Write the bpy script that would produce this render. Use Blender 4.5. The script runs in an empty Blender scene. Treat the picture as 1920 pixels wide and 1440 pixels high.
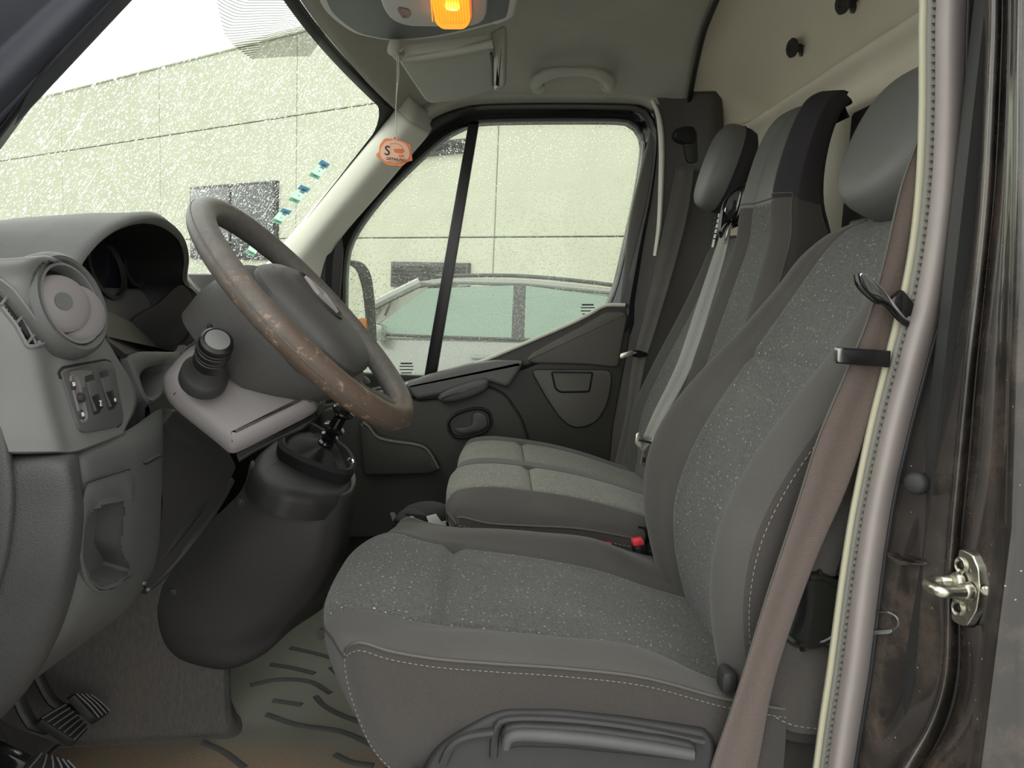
import bpy, bmesh, math, random
import numpy as np
from mathutils import Vector, Matrix, Quaternion
random.seed(7)
SC = bpy.context.scene
COL = SC.collection

# ------------------------------------------------------------------ camera
PITCH, YAW, ROLL, FPX = math.radians(7), math.radians(1.5), math.radians(2.5), 1440.0
CAM = Vector((0, 0, .9))
_F = Vector((math.sin(YAW)*math.cos(PITCH), math.cos(YAW)*math.cos(PITCH), -math.sin(PITCH)))
_R0 = Vector((math.cos(YAW), -math.sin(YAW), 0)); _U0 = _R0.cross(_F)
_R = _R0*math.cos(ROLL) + _U0*math.sin(ROLL)
_U = _U0*math.cos(ROLL) - _R0*math.sin(ROLL)
cd = bpy.data.cameras.new('camera'); cam = bpy.data.objects.new('camera', cd); COL.objects.link(cam)
cd.sensor_width = 36; cd.lens = 36*FPX/1920; cd.clip_start = .02; cd.clip_end = 300
m = Matrix((_R, _U, -_F)).transposed().to_4x4(); m.translation = CAM
cam.matrix_world = m
SC.camera = cam

# ------------------------------------------------------------------ sky and exposure
def lin(c): return c/12.92 if c <= .04045 else ((c+.055)/1.055)**2.4
def C8(r, g, b): return (lin(r/255), lin(g/255), lin(b/255), 1)
W = bpy.data.worlds.new('overcast_sky'); SC.world = W; W.use_nodes = True
nt = W.node_tree; bg = nt.nodes['Background']
bg.inputs[0].default_value = (1.0, 1.0, .985, 1); bg.inputs[1].default_value = 2.0
SC.view_settings.view_transform = 'Standard'; SC.view_settings.look = 'None'
SC.view_settings.gamma = 1; SC.view_settings.use_curve_mapping = False
SC.view_settings.exposure = 0.40
SC.cycles.max_bounces = 10; SC.cycles.diffuse_bounces = 6; SC.cycles.transparent_max_bounces = 16

# ------------------------------------------------------------------ point helpers
def ray(u, v): return _F + _R*((u-960)/FPX) + _U*((720-v)/FPX)
def P(u, v, y): d = ray(u, v); return CAM + d*(y/d.y)
def PX(u, v, x): d = ray(u, v); return CAM + d*(x/d.x)
def PZ(u, v, z): d = ray(u, v); return CAM + d*((z-CAM.z)/d.z)
class Plane:
    def __init__(s, a, b, c, flip=False):
        s.o = a; s.n = (b-a).cross(c-a).normalized()
        if s.n.dot(CAM-a) < 0: s.n = -s.n            # normal looks to the open door
    def at(s, u, v, off=0.0):
        d = ray(u, v); o = s.o + s.n*off
        return CAM + d*((o-CAM).dot(s.n)/d.dot(s.n))
    def pts(s, px, off=0.0): return [s.at(u, v, off) for u, v in px]
def V(*a): return Vector(a)
def lerp(a, b, t): return a + (b-a)*t
def crom(p, n, closed=False):
    """even Catmull-Rom resampling of a polyline of vectors (or tuples)"""
    p = [Vector(q) for q in p]; k = len(p); out = []
    seg = k if closed else k-1
    dense = []
    for i in range(seg):
        if closed: a, b, c, d = p[(i-1) % k], p[i], p[(i+1) % k], p[(i+2) % k]
        else:
            b, c = p[i], p[i+1]
            a = p[i-1] if i else b*2-c
            d = p[i+2] if i+2 < k else c*2-b
        m = 12
        for j in range(m):
            t = j/m
            dense.append(.5*((2*b) + (c-a)*t + (2*a-5*b+4*c-d)*t*t + (3*b-a-3*c+d)*t**3))
    dense.append(p[0].copy() if closed else p[-1].copy())
    L = [0]
    for i in range(1, len(dense)): L.append(L[-1] + (dense[i]-dense[i-1]).length)
    tot = L[-1]; j = 0
    cnt = n if closed else n-1
    for i in range(n):
        s = tot*i/cnt
        while j < len(L)-2 and L[j+1] < s: j += 1
        f = (s-L[j])/max(L[j+1]-L[j], 1e-9)
        out.append(dense[j].lerp(dense[j+1], min(max(f, 0), 1)))
    return out
def cr1(rows, n):
    """uniform Catmull-Rom through a list of vectors, n samples, parameter uniform over control points"""
    k = len(rows); out = []
    for i in range(n):
        s = (k-1)*i/(n-1); j = min(int(s), k-2); t = s-j
        b, c = rows[j], rows[j+1]
        a = rows[j-1] if j else b*2-c
        d = rows[j+2] if j+2 < k else c*2-b
        out.append(.5*((2*b) + (c-a)*t + (2*a-5*b+4*c-d)*t*t + (3*b-a-3*c+d)*t**3))
    return out
def dense(ctrl, nu, nv):
    """bicubic surface through a control grid ctrl[i][j] -> grid nu x nv"""
    rows = [cr1(r, nv) for r in ctrl]
    cols = [cr1([rows[i][j] for i in range(len(rows))], nu) for j in range(nv)]
    return [[cols[j][i] for j in range(nv)] for i in range(nu)]
def rrect(u0, v0, u1, v1, r, k=4):
    out = []
    for cx, cy, a0 in ((u1-r, v0+r, -90), (u1-r, v1-r, 0), (u0+r, v1-r, 90), (u0+r, v0+r, 180)):
        for i in range(k+1):
            a = math.radians(a0+90*i/k); out.append((cx+r*math.cos(a), cy+r*math.sin(a)))
    return out
def roundpoly(px, r, k=4):
    """round the corners of a 2-D outline by quadratic fillets of about r"""
    out = []; n = len(px)
    for i in range(n):
        a, b, c = Vector(px[i-1]), Vector(px[i]), Vector(px[(i+1) % n])
        ra = min(r, (a-b).length*.48); rc = min(r, (c-b).length*.48)
        p, q = b+(a-b).normalized()*ra, b+(c-b).normalized()*rc
        for j in range(k+1):
            t = j/k; w = p*(1-t)**2 + b*2*t*(1-t) + q*t*t; out.append((w.x, w.y))
    return out

# ------------------------------------------------------------------ object helpers
def link(name, me, mat, parent=None):
    o = bpy.data.objects.new(name, me); COL.objects.link(o)
    if mat is not None: me.materials.append(mat)
    if parent is not None:
        o.parent = parent
        o.matrix_parent_inverse = Matrix.Translation(-world_loc(parent))
    return o
def world_loc(o):
    v = Vector((0, 0, 0))
    while o is not None:
        v = v + o.location
        if o.parent is not None: v = v + o.matrix_parent_inverse.translation
        o = o.parent
    return v
def thing(name, label, cat, loc, group=None):
    o = bpy.data.objects.new(name, None); COL.objects.link(o); o.location = loc; o.empty_display_size = .05
    o['label'] = label; o['category'] = cat
    if group: o['group'] = group
    return o
def tag(o, label, cat, group=None):
    o['label'] = label; o['category'] = cat
    if group: o['group'] = group
    return o
def struct(o, label=None):
    o['kind'] = 'structure'
    if label: o['label'] = label
    return o
def frame(name, label=None):
    o = bpy.data.objects.new(name, None); COL.objects.link(o); struct(o, label); return o
def mesh_from(name, verts, faces, mat, parent=None, smooth=True, uvs=None):
    me = bpy.data.meshes.new(name); me.from_pydata([tuple(v) for v in verts], [], faces); me.update()
    if smooth: me.polygons.foreach_set('use_smooth', [True]*len(me.polygons))
    if uvs is not None:
        ul = me.uv_layers.new(name='UVMap')
        li = np.zeros(len(me.loops), dtype=np.int32); me.loops.foreach_get('vertex_index', li)
        ul.data.foreach_set('uv', np.array(uvs, dtype=np.float32)[li].ravel())
    return link(name, me, mat, parent)
def grid(name, G, mat, parent=None, thick=0.0, closed=False, off=1.0, smooth=True, uv0=(0, 0)):
    """rectangular grid of points -> mesh with UVs in metres"""
    nu, nv = len(G), len(G[0])
    verts = [p for r in G for p in r]
    faces = []
    for i in range(nu-1):
        for j in range(nv if closed else nv-1):
            j2 = (j+1) % nv
            faces.append((i*nv+j, (i+1)*nv+j, (i+1)*nv+j2, i*nv+j2))
    A = np.array([[tuple(p) for p in r] for r in G])
    du = np.concatenate([[0], np.cumsum(np.linalg.norm(np.diff(A, axis=0), axis=2).mean(1))])
    dv = np.concatenate([[0], np.cumsum(np.linalg.norm(np.diff(A, axis=1), axis=2).mean(0))])
    uvs = [(du[i]+uv0[0], dv[j]+uv0[1]) for i in range(nu) for j in range(nv)]
    o = mesh_from(name, verts, faces, mat, parent, smooth, uvs)
    if thick:
        s = o.modifiers.new('solid', 'SOLIDIFY'); s.thickness = thick; s.offset = off
    return o
def finish(bm, name, mat, parent=None, smooth=True, auto=35):
    bmesh.ops.recalc_face_normals(bm, faces=bm.faces)
    me = bpy.data.meshes.new(name); bm.to_mesh(me); bm.free()
    if smooth:
        me.polygons.foreach_set('use_smooth', [True]*len(me.polygons))
        me.set_sharp_from_angle(angle=math.radians(auto))
    return link(name, me, mat, parent)
def loft(name, outs, mat, parent=None, cap0=False, cap1=False, smooth=True, auto=40):
    """closed outlines with equal counts, joined in order"""
    bm = bmesh.new(); n = len(outs[0]); R = [[bm.verts.new(p) for p in o] for o in outs]
    for a, b in zip(R, R[1:]):
        for j in range(n): bm.faces.new((a[j], a[(j+1) % n], b[(j+1) % n], b[j]))
    if cap0: bm.faces.new(R[0][::-1])
    if cap1: bm.faces.new(R[-1])
    return finish(bm, name, mat, parent, smooth, auto)
def inset(pts, nrm, d):
    """shrink (d>0) a closed planar outline by d"""
    n = len(pts); out = []
    area = Vector((0, 0, 0)); c = sum(pts, Vector((0, 0, 0)))/n
    for i in range(n): area += (pts[i]-c).cross(pts[(i+1) % n]-c)
    sg = 1 if area.dot(nrm) > 0 else -1
    for i in range(n):
        a, b, cc = pts[i-1], pts[i], pts[(i+1) % n]
        e1 = (b-a); e2 = (cc-b)
        if e1.length < 1e-9: e1 = e2
        if e2.length < 1e-9: e2 = e1
        n1 = nrm.cross(e1).normalized()*sg; n2 = nrm.cross(e2).normalized()*sg
        h = n1+n2
        if h.length < 1e-6: h = n1
        h.normalize(); k = max(h.dot(n1), .5)
        out.append(b + h*(d/k))
    return out
def slab(name, pts, nrm, thick, mat, parent=None, bev=.003, seg=2, smooth=True, back=None):
    """outline (its front face) given thickness away from nrm, front edge rounded by bev"""
    bk_ = (back if back is not None else -nrm)*thick
    outs = [[p+bk_ for p in pts]]
    if bev > 0:
        for i in range(seg+1):
            a = math.pi/2*i/seg
            outs.append([q - nrm*bev*(1-math.sin(a)) for q in inset(pts, nrm, bev*(1-math.cos(a)))])
    else: outs.append(list(pts))
    return loft(name, outs, mat, parent, True, True, smooth)
def dish(name, outer, inner, nrm, mat, parent=None, rim=0.0, depth=.01, lip=.003, thick=.004, floor=True, floor_scale=.92):
    """a panel with a recess: outer outline, hole outline (same count), walls going depth behind, floor"""
    c = sum(inner, Vector((0, 0, 0)))/len(inner)
    outs = [[p-nrm*thick for p in outer], list(outer)]
    outs.append(inset(inner, nrm, -lip)); outs.append([p-nrm*lip*.6 for p in inner])
    fl = [c+(p-c)*floor_scale - nrm*depth for p in inner]
    outs.append(fl)
    return loft(name, outs, mat, parent, False, floor)
def tube(name, pts, r, mat, parent=None, n=10, res=None, closed=False, caps=True, flat=1.0, up=None):
    """tube along points; r scalar or list; flat squashes along the second frame axis"""
    pts = [Vector(p) for p in pts]
    if res:
        rr = r if isinstance(r, (list, tuple)) else [r]*len(pts)
        q = [Vector((p.x, p.y, p.z, k)) for p, k in zip(pts, rr)]
        q4 = crom4(q, res, closed); pts = [Vector(p[:3]) for p in q4]; r = [p[3] for p in q4]
    k = len(pts); r = r if isinstance(r, (list, tuple)) else [r]*k
    outs = []; prev = None
    for i in range(k):
        a = pts[i-1] if (i or closed) else pts[i]; b = pts[(i+1) % k] if (i < k-1 or closed) else pts[i]
        t = (b-a).normalized()
        if up is not None: s = t.cross(Vector(up)).normalized()
        elif prev is None:
            h = Vector((0, 0, 1)) if abs(t.z) < .9 else Vector((1, 0, 0)); s = t.cross(h).normalized()
        else: s = (prev - t*prev.dot(t)).normalized()
        prev = s; w = t.cross(s).normalized()
        outs.append([pts[i] + s*r[i]*math.cos(2*math.pi*j/n) + w*r[i]*flat*math.sin(2*math.pi*j/n) for j in range(n)])
    if closed: outs.append(outs[0])
    return loft(name, outs, mat, parent, caps and not closed, caps and not closed)
def crom4(q, n, closed=False):
    p3 = [np.array(v[:]) for v in q]; k = len(p3); seg = k if closed else k-1
    D = []
    for i in range(seg):
        b, c = p3[i], p3[(i+1) % k]
        a = p3[i-1] if (i or closed) else 2*b-c
        d = p3[(i+2) % k] if (i+2 < k or closed) else 2*c-b
        for j in range(8):
            t = j/8; D.append(.5*((2*b)+(c-a)*t+(2*a-5*b+4*c-d)*t*t+(3*b-a-3*c+d)*t**3))
    D.append(p3[0] if closed else p3[-1])
    D = np.array(D); L = np.concatenate([[0], np.cumsum(np.linalg.norm(np.diff(D[:, :3], axis=0), axis=1))])
    s = np.linspace(0, L[-1], n+1 if closed else n)[:n]
    return [[np.interp(x, L, D[:, j]) for j in range(4)] for x in s]
def axes(ax):
    ax = Vector(ax).normalized(); h = Vector((0, 0, 1)) if abs(ax.z) < .9 else Vector((1, 0, 0))
    a = ax.cross(h).normalized(); return a, ax.cross(a).normalized(), ax
def lathe(name, prof, o, ax, mat, parent=None, n=24, caps=True, flat=1.0, side=None):
    """prof: (radius, height along ax)"""
    a, b, ax = axes(ax)
    if side is not None:
        a = (Vector(side) - ax*Vector(side).dot(ax)).normalized(); b = ax.cross(a)
    outs = [[o + ax*h + a*r*math.cos(2*math.pi*j/n) + b*r*flat*math.sin(2*math.pi*j/n) for j in range(n)] for r, h in prof]
    return loft(name, outs, mat, parent, caps, caps)
def box(name, c, sx, sy, sz, mat, parent=None, rot=None, bev=.004, seg=2):
    bm = bmesh.new(); bmesh.ops.create_cube(bm, size=1)
    bmesh.ops.scale(bm, vec=(sx, sy, sz), verts=bm.verts)
    if bev: bmesh.ops.bevel(bm, geom=bm.edges[:], offset=bev, segments=seg, affect='EDGES', profile=.5)
    M = Matrix.Translation(c) @ (rot.to_4x4() if rot is not None else Matrix.Identity(4))
    bmesh.ops.transform(bm, matrix=M, verts=bm.verts)
    return finish(bm, name, mat, parent)
def basis(x, z):
    """rotation whose local x is x and local z is about z"""
    x = Vector(x).normalized(); z = Vector(z); y = z.cross(x).normalized(); z = x.cross(y)
    return Matrix((x, y, z)).transposed()
def ellip(c, a, b, n=32, p=2.0, ph=0):
    """superellipse outline around c with half axes a, b (vectors)"""
    out = []
    for j in range(n):
        t = 2*math.pi*j/n+ph; x, y = math.cos(t), math.sin(t)
        out.append(c + a*(abs(x)**(2/p)*(1 if x >= 0 else -1)) + b*(abs(y)**(2/p)*(1 if y >= 0 else -1)))
    return out
def strap(name, pts, wid, width, mat, parent=None, res=40, thick=.0015):
    """webbing: path points and the direction of its width at each"""
    q = crom(pts, res); w = crom(wid, res)
    G = [[q[i] + w[i].normalized()*width*(j/6-.5) for j in range(7)] for i in range(res)]
    return grid(name, G, mat, parent, thick=thick, off=0)
def dashes(name, path, r, seg, gap, mat, parent=None):
    """stitching: many little thread dashes, one part"""
    bm = bmesh.new(); L = 0
    tot = sum((b-a).length for a, b in zip(path, path[1:])); n = max(int(tot/(seg+gap)), 2)
    p = crom(path, n*2)
    for i in range(0, len(p)-1, 2):
        a, b = p[i], p[i+1]; b = a+(b-a).normalized()*seg; t = (b-a).normalized()
        h = Vector((0, 0, 1)) if abs(t.z) < .9 else Vector((1, 0, 0)); s = t.cross(h).normalized(); w = t.cross(s)
        ring = lambda c, k: [bm.verts.new(c+s*r*k*math.cos(q*math.pi/2)+w*r*k*math.sin(q*math.pi/2)) for q in range(4)]
        A, M, B = ring(a, .5), ring((a+b)/2, 1), ring(b, .5)
        for x, y in ((A, M), (M, B)):
            for q in range(4): bm.faces.new((x[q], x[(q+1) % 4], y[(q+1) % 4], y[q]))
    o = finish(bm, name, mat, parent); o['kind'] = 'stuff'; return o
def text(name, s, o, xd, yd, size, mat, parent=None, ext=.0004, shear=0.0):
    c = bpy.data.curves.new(name, 'FONT'); c.body = s; c.size = size; c.extrude = ext; c.align_x = 'CENTER'; c.align_y = 'CENTER'; c.shear = shear; c.resolution_u = 3
    t = bpy.data.objects.new('lettering', c); COL.objects.link(t)
    bpy.context.view_layer.update()
    me = bpy.data.meshes.new_from_object(t.evaluated_get(bpy.context.evaluated_depsgraph_get()))
    bpy.data.objects.remove(t)
    xd = Vector(xd).normalized(); yd = (Vector(yd)-xd*Vector(yd).dot(xd)).normalized()
    M = Matrix((xd, yd, xd.cross(yd))).transposed().to_4x4(); M.translation = o
    me.transform(M); me.name = name; me.materials.clear()
    return link(name, me, mat, parent)
from mathutils.bvhtree import BVHTree
_TREES = {}
def on(o, u, v, off=0.0):
    """the point of a built surface that lies along a line of sight, lifted off by off; and its normal"""
    if o.name not in _TREES:
        _TREES[o.name] = BVHTree.FromPolygons([x.co[:] for x in o.data.vertices], [p.vertices[:] for p in o.data.polygons])
    d = ray(u, v).normalized(); h = _TREES[o.name].ray_cast(CAM, d)
    if h[0] is None: raise ValueError('miss %s %s %s' % (o.name, u, v))
    n = h[1] if h[1].dot(d) < 0 else -h[1]
    return h[0]+n*off
def on_plane(o, a, b, c): return Plane(on(o, *a), on(o, *b), on(o, *c))
def even(px, n): return [(p.x, p.y) for p in crom([V(*q, 0) for q in px], n, True)]
def align(A, B):
    """rotate outline B so it starts near A[0]"""
    k = min(range(len(B)), key=lambda i: (B[i][0]-A[0][0])**2+(B[i][1]-A[0][1])**2); return B[k:]+B[:k]
# ------------------------------------------------------------------ materials
MT = {}
def nodes(name):
    m = bpy.data.materials.new(name); m.use_nodes = True; MT[name] = m
    n = m.node_tree.nodes; l = m.node_tree.links; b = n['Principled BSDF']
    return m, n, l, b
def setv(b, **k):
    for a, v in k.items():
        b.inputs[{'col': 'Base Color', 'rough': 'Roughness', 'metal': 'Metallic', 'spec': 'Specular IOR Level',
                  'coat': 'Coat Weight', 'sheen': 'Sheen Weight', 'ior': 'IOR', 'coatr': 'Coat Roughness'}[a]].default_value = v
def coord(n, kind='Object'):
    t = n.new('ShaderNodeTexCoord'); return t.outputs[kind]
def noise(n, l, src, scale, detail=4, rough=.55):
    t = n.new('ShaderNodeTexNoise'); t.inputs['Scale'].default_value = scale; t.inputs['Detail'].default_value = detail
    t.inputs['Roughness'].default_value = rough; l.new(src, t.inputs['Vector']); return t.outputs['Fac']
def ramp(n, l, src, stops):
    r = n.new('ShaderNodeValToRGB'); e = r.color_ramp.elements
    while len(e) > 1: e.remove(e[-1])
    e[0].position, e[0].color = stops[0]
    for p, c in stops[1:]:
        x = e.new(p); x.color = c
    l.new(src, r.inputs[0]); return r.outputs[0]
def mixc(n, l, f, a, b, kind='MIX'):
    m = n.new('ShaderNodeMix'); m.data_type = 'RGBA'; m.blend_type = kind
    for s, x in ((m.inputs[0], f), (m.inputs[6], a), (m.inputs[7], b)):
        if isinstance(x, (int, float, tuple)): s.default_value = x
        else: l.new(x, s)
    return m.outputs[2]
def mathn(n, l, op, a, b=None):
    m = n.new('ShaderNodeMath'); m.operation = op
    for s, x in zip(m.inputs, (a, b)):
        if x is None: continue
        if isinstance(x, (int, float)): s.default_value = x
        else: l.new(x, s)
    return m.outputs[0]
def bump(n, l, b, h, s, d=.001):
    t = n.new('ShaderNodeBump'); t.inputs['Strength'].default_value = s; t.inputs['Distance'].default_value = d
    l.new(h, t.inputs['Height']); l.new(t.outputs[0], b.inputs['Normal']); return t
def scalev(n, l, src, v, rot=(0, 0, 0)):
    m = n.new('ShaderNodeMapping'); m.inputs['Scale'].default_value = v; m.inputs['Rotation'].default_value = rot
    l.new(src, m.inputs[0]); return m.outputs[0]
def plastic(name, c, rough=.5, grain=900, gs=.25, spec=.4, dust=.12):
    m, n, l, b = nodes(name); setv(b, rough=rough, spec=spec)
    o = coord(n)
    d = noise(n, l, o, 9, 6, .65)
    c2 = tuple(min(1, x*1.35+.012) for x in c[:3])+(1,)
    f = ramp(n, l, d, [(.45, (0, 0, 0, 1)), (.75, (1, 1, 1, 1))])
    f2 = mathn(n, l, 'MULTIPLY', f, dust*3)
    l.new(mixc(n, l, f2, c, c2), b.inputs['Base Color'])
    g = n.new('ShaderNodeTexVoronoi'); g.inputs['Scale'].default_value = grain; l.new(o, g.inputs['Vector'])
    bump(n, l, b, g.outputs['Distance'], gs, .0006)
    return m
def cloth(name, c, c2, rough=.9, weave=700, gs=.5, fleck=None, fleckc=(.5, .5, .46, 1), twill=0, heather=260, band='DIAGONAL', tw=1.9):
    m, n, l, b = nodes(name); setv(b, rough=rough, spec=.15, sheen=.15)
    b.inputs['Sheen Roughness'].default_value = .6
    uv = coord(n, 'UV'); o = coord(n)
    h = noise(n, l, o, heather, 3, .7)
    col = mixc(n, l, ramp(n, l, h, [(.35, (0, 0, 0, 1)), (.65, (1, 1, 1, 1))]), c, c2)
    big = noise(n, l, o, 7, 4)
    col = mixc(n, l, mathn(n, l, 'MULTIPLY', ramp(n, l, big, [(.5, (0, 0, 0, 1)), (.8, (1, 1, 1, 1))]), .25), col, tuple(min(1, x*1.5+.01) for x in c2[:3])+(1,))
    hh = h
    if twill:
        w = n.new('ShaderNodeTexWave'); w.inputs['Scale'].default_value = twill; w.inputs['Distortion'].default_value = .4
        w.bands_direction = band; l.new(uv, w.inputs['Vector'])
        col = mixc(n, l, w.outputs['Fac'], col, tuple(min(1, x*tw+.004) for x in c2[:3])+(1,)); hh = w.outputs['Fac']
    if fleck:
        v = n.new('ShaderNodeTexVoronoi'); v.inputs['Scale'].default_value = fleck; v.inputs['Randomness'].default_value = .75
        l.new(scalev(n, l, uv, (1, 1.5, 1)), v.inputs['Vector'])
        s = mathn(n, l, 'LESS_THAN', v.outputs['Distance'], .17)
        x = n.new('ShaderNodeSeparateColor'); l.new(v.outputs['Color'], x.inputs[0])
        s = mathn(n, l, 'MULTIPLY', s, mathn(n, l, 'GREATER_THAN', x.outputs[0], .3))
        s = mathn(n, l, 'MULTIPLY', s, mathn(n, l, 'ADD', .35, mathn(n, l, 'MULTIPLY', x.outputs[1], .65)))
        col = mixc(n, l, s, col, fleckc)
    l.new(col, b.inputs['Base Color'])
    bump(n, l, b, hh, gs, .0008)
    return m
K = {}
K['dash'] = plastic('dark_grey_dash_plastic', C8(76, 77, 75), .48, 1100, .3)
K['dash_light'] = plastic('mid_grey_smooth_plastic', C8(100, 100, 98), .5, 1400, .12, dust=.06)
K['dash_pad'] = plastic('soft_grey_dash_pad', C8(88, 89, 87), .6, 700, .6)
K['cowl'] = plastic('warm_grey_cowl_plastic', C8(109, 105, 104), .42, 1500, .1, dust=.05)
K['dark'] = plastic('black_plastic', C8(45, 45, 44), .5, 1200, .2, dust=.08)
K['darker'] = plastic('deep_black_plastic', C8(32, 32, 32), .55, 1200, .2, dust=.03)
K['console'] = plastic('charcoal_console_plastic', C8(50, 49, 49), .55, 1300, .18, dust=.05)
K['door'] = plastic('charcoal_shaded_door_plastic', C8(58, 57, 53), .5, 1200, .2, dust=.04)  # door plastic with the shade of seat and dash put into its colour
K['door_lit'] = plastic('charcoal_lit_door_plastic', C8(90, 88, 82), .5, 1200, .2, dust=.05)  # the same door plastic, lightened for its better lit upper part
K['cover'] = plastic('charcoal_pillar_cover', C8(76, 73, 69), .6, 1200, .2, dust=.03)
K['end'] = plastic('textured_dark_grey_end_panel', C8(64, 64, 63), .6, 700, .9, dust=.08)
K['door_old'] = plastic('charcoal_door_plastic', C8(82, 80, 76), .5, 1200, .2, dust=.06)
K['wheel_hub'] = plastic('grained_wheel_hub_plastic', C8(66, 65, 63), .5, 800, .5, dust=.05)
K['trimgrey'] = plastic('pale_grey_trim_plastic', C8(216, 216, 203), .6, 1300, .12, dust=.05)
K['rubber'] = plastic('seal_rubber', C8(38, 38, 40), .45, 400, .05, dust=.04)
K['seal_grey'] = plastic('grey_seal_rubber', C8(148, 140, 136), .5, 500, .08, dust=.1)
K['seal_rib'] = plastic('ribbed_seal_flock', C8(120, 120, 112), .8, 500, .2, dust=.1)
K['cream'] = plastic('cream_edge_trim', C8(176, 174, 150), .6, 900, .1, dust=.03)
K['head'] = plastic('grey_headliner', C8(176, 173, 163), .92, 500, .35, spec=.15, dust=.08)
K['bulk'] = plastic('beige_bulkhead_panel', C8(222, 214, 197), .9, 600, .2, spec=.15, dust=.03)
K['visor'] = plastic('grey_visor_vinyl', C8(179, 179, 169), .8, 700, .2, spec=.2, dust=.02)
K['ohead'] = plastic('grey_overhead_console_plastic', C8(190, 189, 184), .5, 1300, .15, dust=.03)
K['insert'] = cloth('flecked_seat_cloth', C8(63, 64, 61), C8(93, 94, 89), fleck=118, fleckc=(.62, .62, .55, 1))
K['insert_lit_dusty'] = cloth('lit_dusty_flecked_seat_cloth', C8(88, 88, 81), C8(134, 134, 122), fleck=120, fleckc=(.66, .66, .58, 1), heather=420)  # lighter copy of the insert cloth: lint plus windshield light in its colour
K['bolster'] = cloth('plain_seat_cloth', C8(71, 69, 65), C8(80, 78, 74), heather=900, gs=.12)
K['side'] = cloth('twill_seat_side_cloth', C8(40, 38, 36), C8(59, 56, 53), twill=230, heather=900, gs=.35, tw=1.5)
K['vinyl'] = plastic('dark_headrest_vinyl', C8(98, 98, 96), .5, 1500, .08, dust=.02)
K['vinyl_dark'] = plastic('near_black_headrest_cloth', C8(52, 50, 53), .8, 900, .2, spec=.2, dust=.02)
K['webbing'] = cloth('brown_grey_belt_webbing', C8(84, 73, 68), C8(98, 87, 81), heather=500, gs=.4, rough=.6, twill=190, band='X', tw=1.25)
K['webdark'] = cloth('dark_belt_webbing', C8(78, 76, 72), C8(92, 90, 86), heather=500, gs=.3, rough=.6)
K['web_light'] = cloth('pale_grey_belt_webbing', C8(140, 142, 136), C8(158, 160, 153), heather=500, gs=.3, rough=.45)
K['thread'] = plastic('pale_thread', C8(134, 128, 118), .8, 900, .05, dust=0)
K['piping'] = plastic('grey_piping', C8(78, 76, 70), .6, 900, .1, dust=.02)
K['white'] = plastic('white_print', C8(225, 225, 222), .6, 900, .02, dust=0)
K['black_print'] = plastic('black_print', C8(24, 18, 20), .6, 900, .02, dust=0)
K['red'] = plastic('red_buckle_plastic', C8(225, 62, 74), .4, 900, .02, dust=0)
K['redlens'] = plastic('dull_red_lens', C8(120, 72, 76), .25, 900, .02, dust=0)
K['paper'] = plastic('white_paper', C8(215, 216, 212), .8, 900, .05, dust=0)
K['bag'] = plastic('black_nylon', C8(24, 24, 25), .75, 300, .5, dust=0)
def simple(name, c, rough=.5, metal=0, spec=.5, coat=0):
    m, n, l, b = nodes(name); setv(b, col=c, rough=rough, metal=metal, spec=spec, coat=coat)
    K[name] = m; return m
simple('zinc', C8(196, 190, 168), .32, 1); simple('steel', C8(150, 150, 148), .38, 1); simple('chrome', C8(225, 225, 225), .08, 1)
simple('gloss_black', C8(20, 20, 21), .12, 0, .6); simple('satin_black', C8(22, 22, 23), .35)
simple('mirror_glass', C8(240, 242, 240), .01, 1); simple('dark_glass', C8(30, 36, 36), .05, 0, .8)
simple('badge', C8(172, 172, 170), .35, .5)
simple('cord_white', C8(205, 203, 196), .7); simple('amber', C8(235, 140, 30), .3)
def zinc_detail():
    m = K['zinc']; n = m.node_tree.nodes; l = m.node_tree.links; b = n['Principled BSDF']; o = coord(n)
    f = noise(n, l, o, 220, 5); l.new(ramp(n, l, f, [(.3, C8(176, 173, 158)), (.7, C8(214, 211, 198))]), b.inputs['Base Color'])
    bump(n, l, b, f, .15, .0005)
zinc_detail()
def paint():
    m, n, l, b = nodes('black_body_paint'); o = coord(n)
    f = noise(n, l, o, 14, 7, .7)
    c = mixc(n, l, ramp(n, l, f, [(.48, (0, 0, 0, 1)), (.8, (1, 1, 1, 1))]), C8(44, 41, 38), C8(88, 76, 66))
    v = n.new('ShaderNodeTexVoronoi'); v.inputs['Scale'].default_value = 85; l.new(o, v.inputs['Vector'])
    s = mathn(n, l, 'LESS_THAN', v.outputs['Distance'], .075)
    x = n.new('ShaderNodeSeparateColor'); l.new(v.outputs['Color'], x.inputs[0])
    s = mathn(n, l, 'MULTIPLY', s, mathn(n, l, 'GREATER_THAN', x.outputs[0], .75))
    l.new(mixc(n, l, s, c, C8(150, 140, 126)), b.inputs['Base Color'])
    l.new(ramp(n, l, f, [(.3, (.1, .1, .1, 1)), (.75, (.38, .38, .38, 1))]), b.inputs['Roughness'])
    setv(b, coat=1.0, coatr=.06); K['paint'] = m
paint()
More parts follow.
